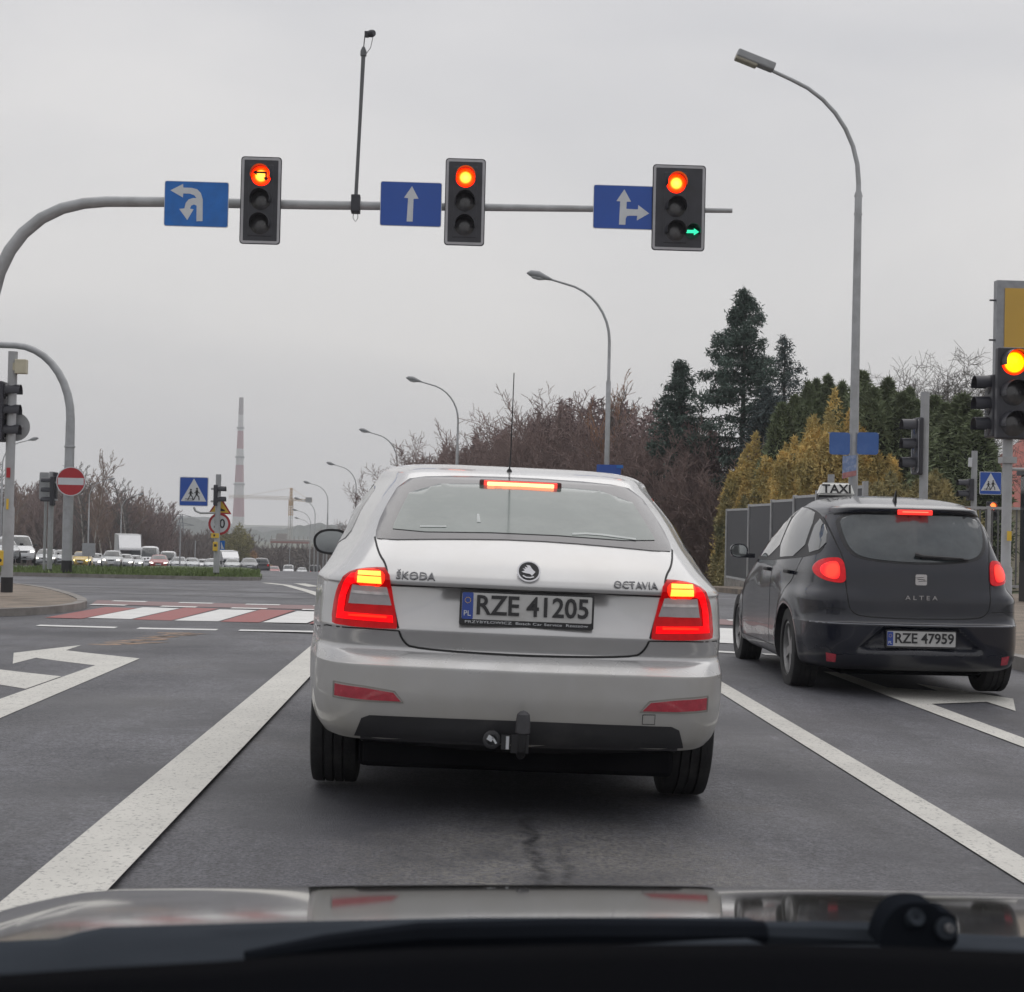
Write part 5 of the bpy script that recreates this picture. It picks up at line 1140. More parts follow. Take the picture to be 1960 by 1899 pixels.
def segs_mesh(name, S):
    P0, P1, R0, R1 = S; n = len(P0); D = P1 - P0; D /= np.linalg.norm(D, axis=1, keepdims=True) + 1e-9
    ref = np.where(np.abs(D[:, 2:3]) > .9, np.array([[1., 0, 0]]), np.array([[0, 0, 1.]])); U = np.cross(D, ref); U /= np.linalg.norm(U, axis=1, keepdims=True); W_ = np.cross(D, U)
    V = np.zeros((n, 6, 3))
    for j in range(3):
        a = 2 * math.pi * j / 3; o_ = U * math.cos(a) + W_ * math.sin(a); V[:, j] = P0 + o_ * R0[:, None]; V[:, 3 + j] = P1 + o_ * R1[:, None]
    b_ = (np.arange(n) * 6)[:, None]; F = np.concatenate([b_ + np.array([[0, 1, 4, 3]]), b_ + np.array([[1, 2, 5, 4]]), b_ + np.array([[2, 0, 3, 5]])], 0)
    return fast_mesh(name, V.reshape(-1, 3), F)
def fast_mesh(name, V, F):
    k_ = F.shape[1]; me = bpy.data.meshes.new(name); me.vertices.add(len(V)); me.vertices.foreach_set('co', np.ascontiguousarray(V, dtype=np.float32).ravel())
    me.loops.add(F.size); me.loops.foreach_set('vertex_index', F.astype(np.int32).ravel()); me.polygons.add(len(F))
    me.polygons.foreach_set('loop_start', np.arange(0, F.size, k_, dtype=np.int32)); me.polygons.foreach_set('loop_total', np.full(len(F), k_, dtype=np.int32))
    me.update(); me.validate(); return me
def xf(S, x, y, z, s, rz):
    c, n_ = math.cos(rz), math.sin(rz); Rm = np.array([[c, n_, 0], [-n_, c, 0], [0, 0, 1]]); return ((S[0] * s) @ Rm + [x, y, z], (S[1] * s) @ Rm + [x, y, z], S[2] * s, S[3] * s)
def cat_(L_): return tuple(np.concatenate([s_[i] for s_ in L_]) for i in range(4))
def leaves(C, size, rg, up=0., flat=1.):
    n = len(C); a = rg.normal(size=(n, 3)); a /= np.linalg.norm(a, axis=1, keepdims=True); a[:, 2] = a[:, 2] * (1) + up; a /= np.linalg.norm(a, axis=1, keepdims=True)
    b_ = rg.normal(size=(n, 3)); b_ -= a * np.sum(a * b_, 1, keepdims=True); b_ /= np.linalg.norm(b_, axis=1, keepdims=True); s_ = (size * rg.uniform(.6, 1.3, n))[:, None]
    V = np.stack([C - b_ * s_ * .38 * flat, C + b_ * s_ * .38 * flat, C + a * s_ * 1.25], 1).reshape(-1, 3); F = np.arange(3 * n).reshape(-1, 3); return V, F
BARK = M('bare brown twigs', (.24, .175, .16), .9, 0, .3, .35); BARK2 = M('grey twigs', (.13, .12, .11), .9, 0, .3, .4); BARKR = M('reddish birch twigs', (.24, .165, .13), .9, 0, .25, .35)
BARKB = M('birch bark', (.40, .37, .34), .8, 0, .2, 2, dirt=(.08, .07, .07), damt=.8, dscale=1.5); BARKO = M('orange twigs', (.34, .20, .13), .9, 0, .3, 1)
rg = np.random.default_rng(11)
shrubs = [segs(50 + i, 5.2, 8, .52, 3, (8, 6, 5), .22, .04, .010, first=.15, jit=.35, lk=.42) for i in range(4)]
# the bare thicket beside the far road on the right
L_ = []; rr = random.Random(5)
rowd = [(1365, 57, 800), (1330, 58, 785), (1290, 60, 770), (1255, 63, 758), (1215, 66, 752), (1180, 70, 750), (1140, 74, 740), (1100, 78, 742), (1065, 82, 748), (1030, 86, 765), (1000, 90, 785), (968, 94, 800), (940, 98, 805), (912, 103, 812), (885, 108, 825), (858, 114, 835), (832, 121, 845), (808, 128, 855), (786, 136, 868)]
for (u, y, tv) in rowd:
    for k_ in range(6):
        uu = u + rr.uniform(-22, 22) + (k_ // 3) * 12; yy_ = y + k_ * 1.6 + rr.uniform(-1, 1); p_ = at(uu, tv + rr.choice([0, 8, 14, 30, 40, 60, 90]), yy_); z0 = g(p_.x, yy_)
        L_.append(xf(shrubs[rr.randrange(4)], p_.x, yy_, z0 - .2, max(.45, (p_.z - z0) / 6.0), rr.uniform(0, 6.28)))
o = link('thicket', segs_mesh('thicket', cat_(L_)), BARK); tag(o, 'dense thicket of bare brown shrubs along the right side of the far road', 'shrubs', kind='stuff')
L_ = []
for (u, y, tv) in ((712, 180, 950), (700, 184, 962), (688, 188, 966), (675, 196, 975), (660, 205, 980), (648, 214, 992), (636, 224, 1000), (700, 178, 990), (680, 182, 1000), (660, 190, 1010)):
    for k_ in range(3):
        p_ = at(u + rr.uniform(-8, 8), tv + rr.uniform(0, 25), y + k_ * 4); z0 = g(p_.x, y); L_.append(xf(shrubs[rr.randrange(4)], p_.x + 2.0, y + k_ * 4, z0, (p_.z - z0) / 6.0, rr.uniform(0, 6.28)))
o = link('far_thicket', segs_mesh('far_thicket', cat_(L_)), BARK); tag(o, 'distant bare shrubs between the saloon pillar and the far lamps', 'shrubs', kind='stuff')
# soil bank and low growth under the thicket, hides the horizon between stems
brd = np.array([]); C = []
for _ in range(60000):
    i = rr.randrange(len(rowd) - 1); t_ = rr.random(); u = rowd[i][0] * (1 - t_) + rowd[i + 1][0] * t_; y = rowd[i][1] * (1 - t_) + rowd[i + 1][1] * t_ + rr.uniform(1, 9); tv = rowd[i][2] * (1 - t_) + rowd[i + 1][2] * t_
    p_ = at(u + 10, tv + 42 + 14 * math.sin(u * .11) + 9 * math.sin(u * .31 + 2) + rr.uniform(-16, 10), y); z0 = g(p_.x, y); C.append((p_.x, y, z0 + (p_.z - z0) * rr.random() ** .9))
C = np.array(C); V, F = leaves(C, .17 * np.clip(C[:, 1] / 62, 1, 2.2), rg, .2, .6); o = link('withered_leaves', fast_mesh('withered_leaves', V, F), M('withered brown leaves', (.20, .145, .14), .9, 0, .4, .25)); tag(o, 'withered dark leaves and brambles filling the bare thicket', 'shrubs', kind='stuff')
def tree_thing(name, label, x, y, S, bark, group=None, crown=None, leafmat=None, trunk_r=None):
    z = g(x, y); t = thing(name, label, 'tree', (x, y, z), 0, group)
    P0, P1, R0, R1 = S; n = 3
    link('trunk', segs_mesh('trunk', (P0[:n], P1[:n], R0[:n], R1[:n])), BARKB if 'birch' in name else bark, t)
    link('crown', segs_mesh('crown', (P0[n:], P1[n:], R0[n:], R1[n:])), bark, t)
    if crown is not None: V, F = crown; link('leaves', fast_mesh('leaves', V, F), leafmat, t)
    return t
def scaled(S, s): return (S[0] * s, S[1] * s, S[2] * s, S[3] * s)
# the bare round-crowned tree at right
p_ = at(1806, 665, 62); z0 = g(p_.x, 62); S = segs(77, 6.8, 1, .66, 4, (16, 8, 6, 5), .30, .085, .008, first=.34, jit=.35, lk=.55); hh = S[1][:, 2].max()
tree_thing('bare_tree', 'bare round crowned tree rising behind the thujas', p_.x, 62, scaled(S, (p_.z - z0) / hh), BARK2)
for (u, v, lab, m_) in ((1155, 735, 'bare tree with faint orange tips standing out of the thicket', BARKO), (1235, 702, 'slender pale orange birch between the thicket and the small spruce', BARKO), (1200, 738, 'thin bare tree just right of the nearest curved lamp', BARK2)):
    p_ = at(u, v, 72); z0 = g(p_.x, 72); S = segs(int(u), 7, 1, .42, 3, (22, 6, 5), .55, .08, .013, first=.25, jit=.25, lk=.33); hh = S[1][:, 2].max()
    tree_thing('bare_tree' if 'birch' not in lab else 'birch_tree', lab, p_.x, 72, scaled(S, (p_.z - z0) / hh), m_)
for (u, v, Y, lab) in ((800, 905, 120, 'low leaning bare tree at the left end of the thicket'), (870, 822, 108, 'bare crown above the thicket at the second curved lamp'), (985, 775, 92, 'bare crown above the thicket beside the car antenna'), (1035, 742, 84, 'wide bare crown above the thicket right of the car antenna'), (1080, 740, 80, 'bare crown above the thicket left of the orange tipped tree'), (1330, 795, 64, 'bare bush crown between the two spruces')):
    p_ = at(u, v, Y); z0 = g(p_.x, Y); S = segs(int(u) + 3, 6.5, 1, .6, 4, (9, 5, 4, 3), .35, .10, .013, first=.2, jit=.35, lk=.55); hh = S[1][:, 2].max()
    tree_thing('bare_tree', lab, p_.x, Y, scaled(S, (p_.z - z0) / hh), BARK)
# spruces
SPR = M('spruce needles', (.075, .112, .092), .8, 0, .35, 1.2); SPRB = M('blue spruce needles', (.075, .10, .10), .8, 0, .3, 1.5)
def spruce(label, u, v, Y, rad, dens=1., seed=1, mat=SPR, drop=.25, gap=.0):
    p_ = at(u, v, Y); z0 = g(p_.x, Y); h = p_.z - z0; r = random.Random(seed); t = thing('spruce_tree', label, 'tree', (p_.x, Y, z0)); 
    b = MB(); b.tube([(0, 0, 0), (0, 0, h * .5), (0, 0, h * .99)], [.17, .1, .015], 8); b.build('trunk', BARK2, t, True)
    C = []; bb_ = MB(); z = h * .12; 
    while z < h * .985:
        f = 1 - z / h; nb = r.randint(5, 7)
        for i in range(nb):
            a = r.uniform(0, 6.28); L2 = rad * min(1, (f * 2.0) ** .85) * r.uniform(.5, 1.2) + .08; 
            pts = []; 
            for s_ in range(6):
                q = s_ / 5; pts.append((math.cos(a) * L2 * q, math.sin(a) * L2 * q, z - drop * L2 * q + .55 * drop * L2 * q ** 3 + r.uniform(-.02, .02)))
            bb_.tube(pts, [.03 * f + .008] * 5 + [.005], 4, cap=False)
            n = int((26 + 150 * L2) * dens)
            for _ in range(n):
                q = r.random() ** .7; i0 = min(int(q * 5), 4); w_ = q * 5 - i0
                P = [pts[i0][k_] * (1 - w_) + pts[i0 + 1][k_] * w_ for k_ in range(3)]; s_ = .10 + .22 * L2 * (1 - q) ; 
                P[0] += r.gauss(0, s_ * .6); P[1] += r.gauss(0, s_ * .6); P[2] += r.gauss(0, .07) - abs(r.gauss(0, .12)); C.append(P)
        z += h * .034 * (.5 + f)
    bb_.build('boughs', BARK2, t); V, F = leaves(np.array(C), .13, rg, -.1, .55); link('needles', fast_mesh('needles', V, F), mat, t); return t
spruce('tall dark spruce, the highest tree right of the middle', 1427, 545, 60, 2.5, 1.0, 4, drop=-.02)
spruce('slim open spruce right beside the tall dark spruce', 1503, 636, 64, 1.9, .3, 8, SPRB, drop=-.05)
spruce('small dark spruce left of the tall one, over the thicket', 1303, 684, 62, 1.7, .8, 6, drop=.05)
spruce('low bluish spruce at the foot of the tall spruce', 1470, 735, 58, 1.6, .6, 9, SPRB, drop=.0)
# thujas
THU = M('thuja green', (.16, .195, .105), .85, 0, .4, 1.3); GOLD = M('golden conifer', (.74, .54, .20), .85, 0, .35, 1.4, dirt=(.36, .31, .13), damt=.9, dscale=.9, dlo=.40, dhi=.60)
OLV = M('olive conifer', (.36, .30, .14), .85, 0, .4, 1.2, dirt=(.16, .17, .09), damt=.9, dscale=1.0, dlo=.42, dhi=.6)
def plume(n, h, r, rgx, z0=0):
    """points of one column-shaped conifer: dense clumps near the surface of a tapering column"""
    zz = rgx.random(n) ** .8; rad = r * np.minimum(1, (1 - zz) * 2.3) ** .75 * (.9 + .1 * np.sin(zz * 23 + rgx.random() * 6)); a = rgx.uniform(0, 2 * math.pi, n); ridg = 1 + .10 * np.sin(a * 5 + zz * 4) + .07 * np.sin(a * 11 + zz * 9)
    q = rad * ridg * (1 - .30 * rgx.random(n) ** 2.0); return np.stack([np.cos(a) * q, np.sin(a) * q, z0 + zz * h], 1)
thj = []
for i in range(3):
    C = plume(9000, 1, .13, np.random.default_rng(20 + i)); C2 = C.copy(); C2[:, :2] *= 6; C2[:, 2] *= 6
    V, F = leaves(C2, .13, rg, .55, .5); thj.append(fast_mesh('foliage', V, F))
tr = [(1497, 775, 53, 1.0), (1522, 760, 55, 1.0), (1548, 735, 56, 1.0), (1563, 730, 57, .9), (1585, 722, 56, 1.0), (1612, 735, 54, 1.0), (1650, 715, 52, 1.25), (1672, 745, 50, 1.1), (1700, 728, 52, 1.15), (1725, 755, 50, 1.15), (1742, 745, 55, .9), (1755, 770, 50, 1.0), (1790, 762, 50, 1.2), (1812, 775, 48, 1.2), (1843, 758, 47, 1.45), (1868, 790, 46, 1.1)]
onm = 'first second third fourth fifth sixth seventh eighth ninth tenth eleventh twelfth thirteenth fourteenth fifteenth sixteenth'.split()
for i, (u, v, Y, wd) in enumerate(tr):
    p_ = at(u, v, Y); z0 = g(p_.x, Y); h = p_.z - z0; t = thing('thuja_tree', 'dark green columnar thuja, %s from the left in the row behind the fence' % onm[i], 'tree', (p_.x, Y, z0), 0, 'row of thujas')
    f_ = bpy.data.objects.new('foliage', thj[i % 3]); COL.objects.link(f_); f_.parent = t
    if not thj[i % 3].materials: thj[i % 3].materials.append(THU)
    wd *= 1.25; f_.scale = (wd, wd, h / 6); f_.rotation_euler = (0, 0, i * 1.3)
    b = MB(); b.lathe([(.001, 0), (.55 * wd, .1), (.62 * wd, h * .35), (.4 * wd, h * .75), (.001, h * .96)], (0, 0, 0), (0, 0, 1), 10); b.build('core', M('conifer light-blocking core', (.022, .03, .018), .95, 0, .3, 3), t, True, 0)  # solid dark core added to stop light passing through the foliage
def shrub(label, u, v, Y, rad, mat, seed, n=40, group='golden conifers'):
    rad *= 1.0 if u < 1480 else 1.22
    p_ = at(u, v, Y); z0 = g(p_.x, Y); h = p_.z - z0; r = np.random.default_rng(seed); t = thing('conifer_shrub', label, 'shrub', (p_.x, Y, z0), 0, group); Cs = []
    for i in range(n):
        a = r.uniform(0, 6.28); q = rad * math.sqrt(r.random()) * .85; hh = h * (1 - .42 * (q / rad) ** 1.8) * r.uniform(.80, .99) if i else h
        P = plume(900, hh * .55, .34 + .16 * r.random(), r, hh * .45); P[:, 0] += math.cos(a) * q * (i > 0) + (P[:, 2] / h - .6) * math.cos(a) * .5 * (i > 0); P[:, 1] += math.sin(a) * q * (i > 0); Cs.append(P)
        P = plume(420, hh * .6, .5, r, 0); P[:, 0] += math.cos(a) * q * 1.1; P[:, 1] += math.sin(a) * q * 1.1; Cs.append(P)
    V, F = leaves(np.concatenate(Cs), .11, rg, .45, .55); link('foliage', fast_mesh('foliage', V, F), mat, t)
    b = MB(); b.lathe([(.001, 0), (rad * .6, .2), (rad * .55, h * .38), (rad * .2, h * .55), (.001, h * .62)], (0, 0, 0), (0, 0, 1), 12); b.build('core', M('conifer light-blocking core'), t, True, 0)  # added dark core, blocks light inside the bush
shrub('golden yellow conifer at the left end, over the panel fence', 1447, 828, 54, 1.1, GOLD, 1)
shrub('olive green conifer bush left of the golden ones', 1418, 905, 54, .8, OLV, 2)
shrub('golden conifer low between the two taller golden peaks', 1505, 850, 52, 1.2, GOLD, 3)
shrub('golden conifer with two peaks left of the tall lamp pole', 1560, 795, 50, 1.15, GOLD, 4)
shrub('highest golden conifer just left of the tall lamp pole', 1598, 745, 49, 1.0, GOLD, 5)
shrub('golden conifer right of the tall lamp pole behind the blue sign', 1672, 850, 49, 1.0, GOLD, 6)
shrub('olive bush right of the tall lamp pole, above the taxi roof', 1705, 905, 44, 1.0, OLV, 7)
shrub('low olive bush behind the panel fence above the taxi sign', 1470, 925, 52, 1.3, OLV, 9)
shrub('olive bush directly above the taxi sign, under the golden conifers', 1560, 900, 50, 1.3, OLV, 10)
shrub('olive bush right of the tall pole behind the picket fence', 1790, 900, 42, 1.2, OLV, 11)

# left wood and birches
L_ = []
shr2 = [segs(90 + i, 5.6, 6, .42, 3, (7, 5, 4), .5, .05, .022, first=.15, jit=.3, lk=.42) for i in range(3)]
for k_ in range(120):
    u = rr.uniform(-70, 330); y = rr.uniform(222, 280); tv = 925 + max(0, (u - 190)) * .35 + rr.uniform(0, 45) + (25 if u < 0 else 0); p_ = at(u, tv, y); z0 = g(p_.x, y); L_.append(xf(shr2[k_ % 3], p_.x, y, z0, (p_.z - z0) / 5.8, rr.uniform(0, 6.28)))
o = link('left_thicket', segs_mesh('left_thicket', cat_(L_)), BARK); tag(o, 'bare brown wood behind the queue of cars on the left', 'shrubs', kind='stuff')
C = []
for _ in range(16000):
    u = rr.uniform(-70, 330); y = rr.uniform(225, 280); tv = 960 + max(0, (u - 190)) * .25; p_ = at(u, tv, y); z0 = g(p_.x, y); C.append((p_.x, y, z0 + (p_.z - z0) * rr.random()))
V, F = leaves(np.array(C), .42, rg, .2, .6); o = link('left_brambles', fast_mesh('left_brambles', V, F), M('withered brown leaves')); tag(o, 'withered undergrowth filling the left wood', 'shrubs', kind='stuff')
bs = [segs(130 + i, 8, 1, .38, 3, (30, 7, 5), .15, .10, .018, first=.22, jit=.3, lk=.30) for i in range(3)]
for i, (u, v, Y, lab) in enumerate(((163, 880, 208, 'birch right behind the no entry sign'), (187, 858, 208, 'tallest birch of the left wood'), (205, 895, 213, 'birch just right of the tallest one'), (245, 912, 218, 'birch behind the farther of the two pale lamps'), (268, 930, 223, 'birch with hanging twigs left of the box truck roof line'), (290, 940, 228, 'birch near the right end of the left wood'), (308, 955, 233, 'rightmost low birch of the left wood'), (28, 925, 208, 'birch right beside the left signal pole'), (225, 905, 220, 'slender birch between the two pale lamps'), (5, 880, 198, 'thin birch crown at the left edge behind the pole'))):
    p_ = at(u, v, Y); z0 = g(p_.x, Y); S = bs[i % 3]; hh = S[1][:, 2].max(); tree_thing('birch_tree', lab, p_.x, Y, scaled(S, (p_.z - z0) / hh), BARKR if i % 3 else BARK2, 'birches of the left wood')
# far trees in the middle distance
L_ = []
for k_ in range(110):
    u = rr.uniform(300, 640); y = rr.uniform(300, 470) if u < 490 or k_ % 2 else rr.uniform(380, 520); tv = (1015 if u < 480 else 1042) + rr.uniform(0, 22); p_ = at(u, tv, y); z0 = g(p_.x, y); L_.append(xf((shr2[k_ % 3][0], shr2[k_ % 3][1], shr2[k_ % 3][2] * 1.3, shr2[k_ % 3][3] * 1.3), p_.x, y, z0, max(.5, (p_.z - z0) / 5.8), rr.uniform(0, 6.28)))
o = link('far_wood', segs_mesh('far_wood', cat_(L_)), M('far brown twigs', (.15, .115, .10), .9, 0, .3, .1)); tag(o, 'far brown wood across the road beyond the traffic', 'trees', kind='stuff')
C = []
for _ in range(14000):
    u = rr.uniform(300, 640); y = rr.uniform(330, 520); tv = 1030 if u < 480 else 1052; p_ = at(u, tv, y); z0 = g(p_.x, y); C.append((p_.x, y, z0 + (p_.z - z0) * rr.random()))
V, F = leaves(np.array(C), 1.0, rg, .2, .6); o = link('far_undergrowth', fast_mesh('far_undergrowth', V, F), M('far undergrowth', (.10, .08, .065), .9, 0, .4, .06)); tag(o, 'undergrowth closing the far wood', 'shrubs', kind='stuff')
for (u, v, Y, rd_, m_, lab) in ((452, 1008, 250, 3.0, M('willow yellow green', (.22, .20, .07), .9, 0, .3, .4), 'pale yellow green willow behind the island pole'), (478, 1062, 260, 3.0, M('orange leaves', (.34, .20, .10), .9, 0, .3, .4), 'orange leaved bush right of the island pole')):
    p_ = at(u, v, Y); z0 = g(p_.x, Y); h = p_.z - z0; r = np.random.default_rng(int(u)); C = r.normal(size=(5200, 3)); C /= np.linalg.norm(C, axis=1, keepdims=True); C *= (r.random((5200, 1)) ** .4); C *= [rd_, rd_, h * .42]; C[:, 2] += h * .56 + .8 * np.sin(C[:, 0] * 2.2); C[:, 0] *= 1 + .25 * np.sin(C[:, 2] * 1.3)
    t = thing('leafy_tree', lab, 'tree', (p_.x, Y, z0)); V, F = leaves(C, .38, rg, -.2, .5); link('crown', fast_mesh('crown', V, F), m_, t); b = MB(); b.tube([(0, 0, 0), (0, 0, h * .6)], [.2, .1], 6); b.build('trunk', BARK2, t)

# ------------------------------------------------------------------ far things: hills, chimney, crane, unfinished building
HILL = M('far wooded hill', (.055, .065, .055), .95, 0, .5, .01)
def hill(name, pts, Y, seed, deep=250, rough=.9):
    r = np.random.default_rng(seed); us = np.linspace(pts[0][0], pts[-1][0], 420); vv = np.interp(us, [p[0] for p in pts], [p[1] for p in pts]); V = []; F = []
    bump = np.convolve(r.normal(size=440), np.ones(6) / 6, 'valid')[:420] * rough * 2.2 + r.normal(size=420) * rough * .5
    for i, u in enumerate(us):
        t_ = at(u, vv[i], Y); t_.z += bump[i]
        V += [(t_.x, Y - 60, -18), (t_.x, Y - 25, t_.z * .5 - 8), (t_.x, Y, t_.z), (t_.x * (1 + deep / Y), Y + deep, -18)]
    for i in range(419):
        for j in range(3): F.append((i * 4 + j, (i + 1) * 4 + j, (i + 1) * 4 + j + 1, i * 4 + j + 1))
    b = MB(); b.add(V, F); o = b.build(name, HILL); o['kind'] = 'structure'
hill('hills', [(-400, 1000), (200, 992), (320, 988), (380, 993), (430, 1008), (500, 1014), (540, 1015), (575, 1004), (610, 998), (640, 1004), (760, 1015), (1400, 1025), (2400, 1045)], 1250, 1)
hill('hills_far', [(-600, 990), (280, 990), (360, 987), (420, 996), (470, 1008), (560, 1011), (620, 1003), (800, 1012), (2600, 1040)], 1900, 2, rough=1.2)
YK = 1550.; pt_ = at(462, 761, YK); zk = -16; H = pt_.z - zk
t = thing('chimney', 'tall power station chimney with red and white bands', 'chimney', (pt_.x, YK, zk))
bands = [(765, .62), (772, .3), (795, .3), (812, .62), (838, .3), (862, .62), (889, .3), (923, .62), (949, .3), (988, .62), (1075, .62)]
CW = M('chimney white', (.50, .49, .48), .8, 0, .08, .02); CR = M('chimney red', (.33, .11, .13), .8, 0, .1, .02)
def zr(v): z = at(461, v, YK).z - zk; return z, 2.1 + 4.1 * (1 - z / H) ** 1.25
CT = M('sooty chimney top', (.24, .205, .20), .8, 0, .1, .02)
seq = [(761, 794, CT), (794, 825, CW), (825, 859, CR), (859, 890, CW), (890, 923, CR), (923, 953, CW), (953, 989, CR), (989, 1030, CW)]
for (a, b_, m_) in seq:
    za, ra = zr(a); zb, rb = zr(b_); q = MB(); q.lathe([(rb, zb), ((ra + rb) / 2, (za + zb) / 2), (ra, za)] + ([(.001, za)] if a == 761 else []), (0, 0, 0), (0, 0, 1), 28); q.build('red_band' if m_ is CR else 'sooty_top' if m_ is CT else 'white_band', m_, t, True, 60)
zb, rb = zr(1030); q = MB(); q.lathe([(7.2, 0), (rb, zb)], (0, 0, 0), (0, 0, 1), 28); q.build('shaft_foot', CW, t, True)
for v in (821, 877, 929): z_, r_ = zr(v); q = MB(); q.lathe([(r_, 0), (r_ + 1.0, .2), (r_ + 1.0, 1.6), (r_, 1.8)], (0, 0, z_), (0, 0, 1), 24); q.build('gallery', M('gallery grey', (.2, .2, .2), .7), t, True, 30)
# crane
YN = 700.; zb = -15.5; cx0 = at(556, 1000, YN).x; ztop = at(556, 934, YN).z; zj = at(556, 956, YN).z
t = thing('tower_crane', 'yellow and white tower crane right of the chimney', 'crane', (cx0, YN, zb))
CY = M('crane yellow', (.50, .30, .10), .6, 0, .15, .3); CWt = M('crane white', (.50, .49, .46), .6)
b = MB()
def lattice(b, p, q, w_, n, rr_=.14):
    p, q = Vector(p), Vector(q); d = (q - p) / n; u_ = d.orthogonal().normalized() * w_; v_ = d.normalized().cross(u_)
    c_ = [u_ + v_, u_ - v_, -u_ - v_, -u_ + v_]
    for k_ in c_: b.tube([p + k_, q + k_], rr_, 4, cap=False)
    for i in range(n):
        for k_ in range(4): b.tube([p + d * i + c_[k_], p + d * (i + 1) + c_[(k_ + 1) % 4]], rr_ * .7, 4, cap=False)
lattice(b, (0, 0, 0), (0, 0, (zj - zb) * .72), .6, 12, .12); b.build('lower_mast', CWt, t)
b = MB(); lattice(b, (0, 0, (zj - zb) * .72), (0, 0, zj - zb), .65, 7, .18); lattice(b, (0, 0, zj - zb), (0, 0, ztop - zb), .35, 4, .16); b.box((0, 0, (zj - zb) * .93), (1.5, 1.5, 1.8)); b.build('upper_mast', CY, t)
je = at(438, 950.5, YN); b = MB(); lattice(b, (0, 0, zj - zb + .4), (je.x - cx0, 0, je.z - zb), .5, 22, .07); b.tube([(0, 0, ztop - zb), ((je.x - cx0) * .72, 0, (je.z - zb) + .6)], .07, 4); b.build('jib', M('crane jib paint', (.52, .42, .33), .6), t)
b = MB(); ce = at(598, 959, YN); lattice(b, (0, 0, zj - zb), (ce.x - cx0, 0, ce.z - zb), .35, 7, .10); b.tube([(0, 0, ztop - zb), ((ce.x - cx0) * .85, 0, ce.z - zb + .4)], .06, 4); b.build('counter_jib', CY, t)
b = MB(); b.box((at(591, 957, YN).x - cx0, 0, at(591, 957, YN).z - zb), (2.6, 2, 2.2)); b.build('counterweight', M('crane concrete', (.2, .2, .2), .8), t)
# concrete frame building under construction
YB = 560.; x0 = at(517, 1030, YB).x; x1 = at(592, 1030, YB).x; zt = at(550, 1032, YB).z; zb = -15.; t = thing('unfinished_building', 'unfinished concrete building with red deck below the crane', 'building', ((x0 + x1) / 2, YB, zb)); wd = x1 - x0
b = MB(); b.box((0, 5, zt - zb - .4), (wd, 12, .6)); b.box((0, 5, zt - zb - 3.4), (wd, 12, .5)); b.build('floor_slab', M('raw concrete', (.32, .30, .28), .85), t)
b = MB(); b.box((0, 4.6, zt - zb - 1.1), (wd * .96, 12, .7)); b.build('red_deck', M('red formwork', (.28, .12, .10), .8), t)
b = MB()
for i in range(8): b.box((-wd / 2 + .6 + i * (wd - 1.2) / 7, 0, (zt - zb) / 2 - .4), (.5, .5, zt - zb - .8))
b.build('columns', M('raw concrete'), t)
b = MB()
for i in range(9): b.box((-wd / 2 + .5 + i * (wd - 1) / 8, 0, zt - zb + .5), (.25, .25, 1.2))
b.box((-wd * .22, 3, zt - zb + .9), (3.5, 3, 2)); b.build('rebar_posts', M('raw concrete'), t)
# lattice power pylon and slender lamp post
p_ = at(347, 985, 520); z0 = -15.2; h = p_.z - z0; t = thing('power_pylon', 'thin lattice pylon standing before the blue hills', 'pylon', (p_.x, 520, z0)); b = MB()
for s in (-1, 1): b.tube([(s * 2.2, 0, 0), (s * .3, 0, h)], .16, 4)
for i in range(8):
    za, zb_ = h * i / 8, h * (i + 1) / 8; wa, wb = 2.2 - 1.9 * i / 8, 2.2 - 1.9 * (i + 1) / 8; b.tube([(-wa, 0, za), (wb, 0, zb_)], .09, 4); b.tube([(wa, 0, za), (-wb, 0, zb_)], .09, 4)
for zz_, ww in ((.98, 3.2), (.82, 4.2), (.62, 3.4)): b.tube([(-ww, 0, h * zz_ - .3), (0, 0, h * zz_ + .5), (ww, 0, h * zz_ - .3)], .12, 4); b.tube([(-ww, 0, h * zz_ - .3), (ww, 0, h * zz_ - .3)], .1, 4)
b.build('lattice', M('pylon steel', (.10, .11, .13), .6), t)
for (u, v, Y, lab) in ((346, 1000, 150, 'plain slender pole in front of the pylon'), (374, 1035, 190, 'short thin pole right of the pylon'), (555, 1040, 330, 'thin pole below the crane'), (609, 1050, 120, 'thin grey pole just left of the saloon mirror'), (620, 1040, 130, 'thin grey pole touching the saloon mirror')):
    p_ = at(u, v, Y); z0 = g(p_.x, Y); t = thing('utility_pole', lab, 'pole', (p_.x, Y, z0), 0, 'thin poles in the distance'); b = MB(); b.tube([(0, 0, 0), (0, 0, p_.z - z0)], [.08, .06], 8); b.build('pole_shaft', GALV2, t)
t = thing('grey_cabinet', 'grey road board on the verge left of the box truck', 'sign', tuple(at(170, 1052, 140))); b = MB(); b.prism(rrect(1.1, 1.1, .05), (0, 0, 0), (1, 0, 0), (0, 0, 1), .05); b.build('panel', BACK, t); b = MB(); b.tube([(0, .06, -.5), (0, .06, -2.2)], .05, 6); b.build('post', GALV2, t)

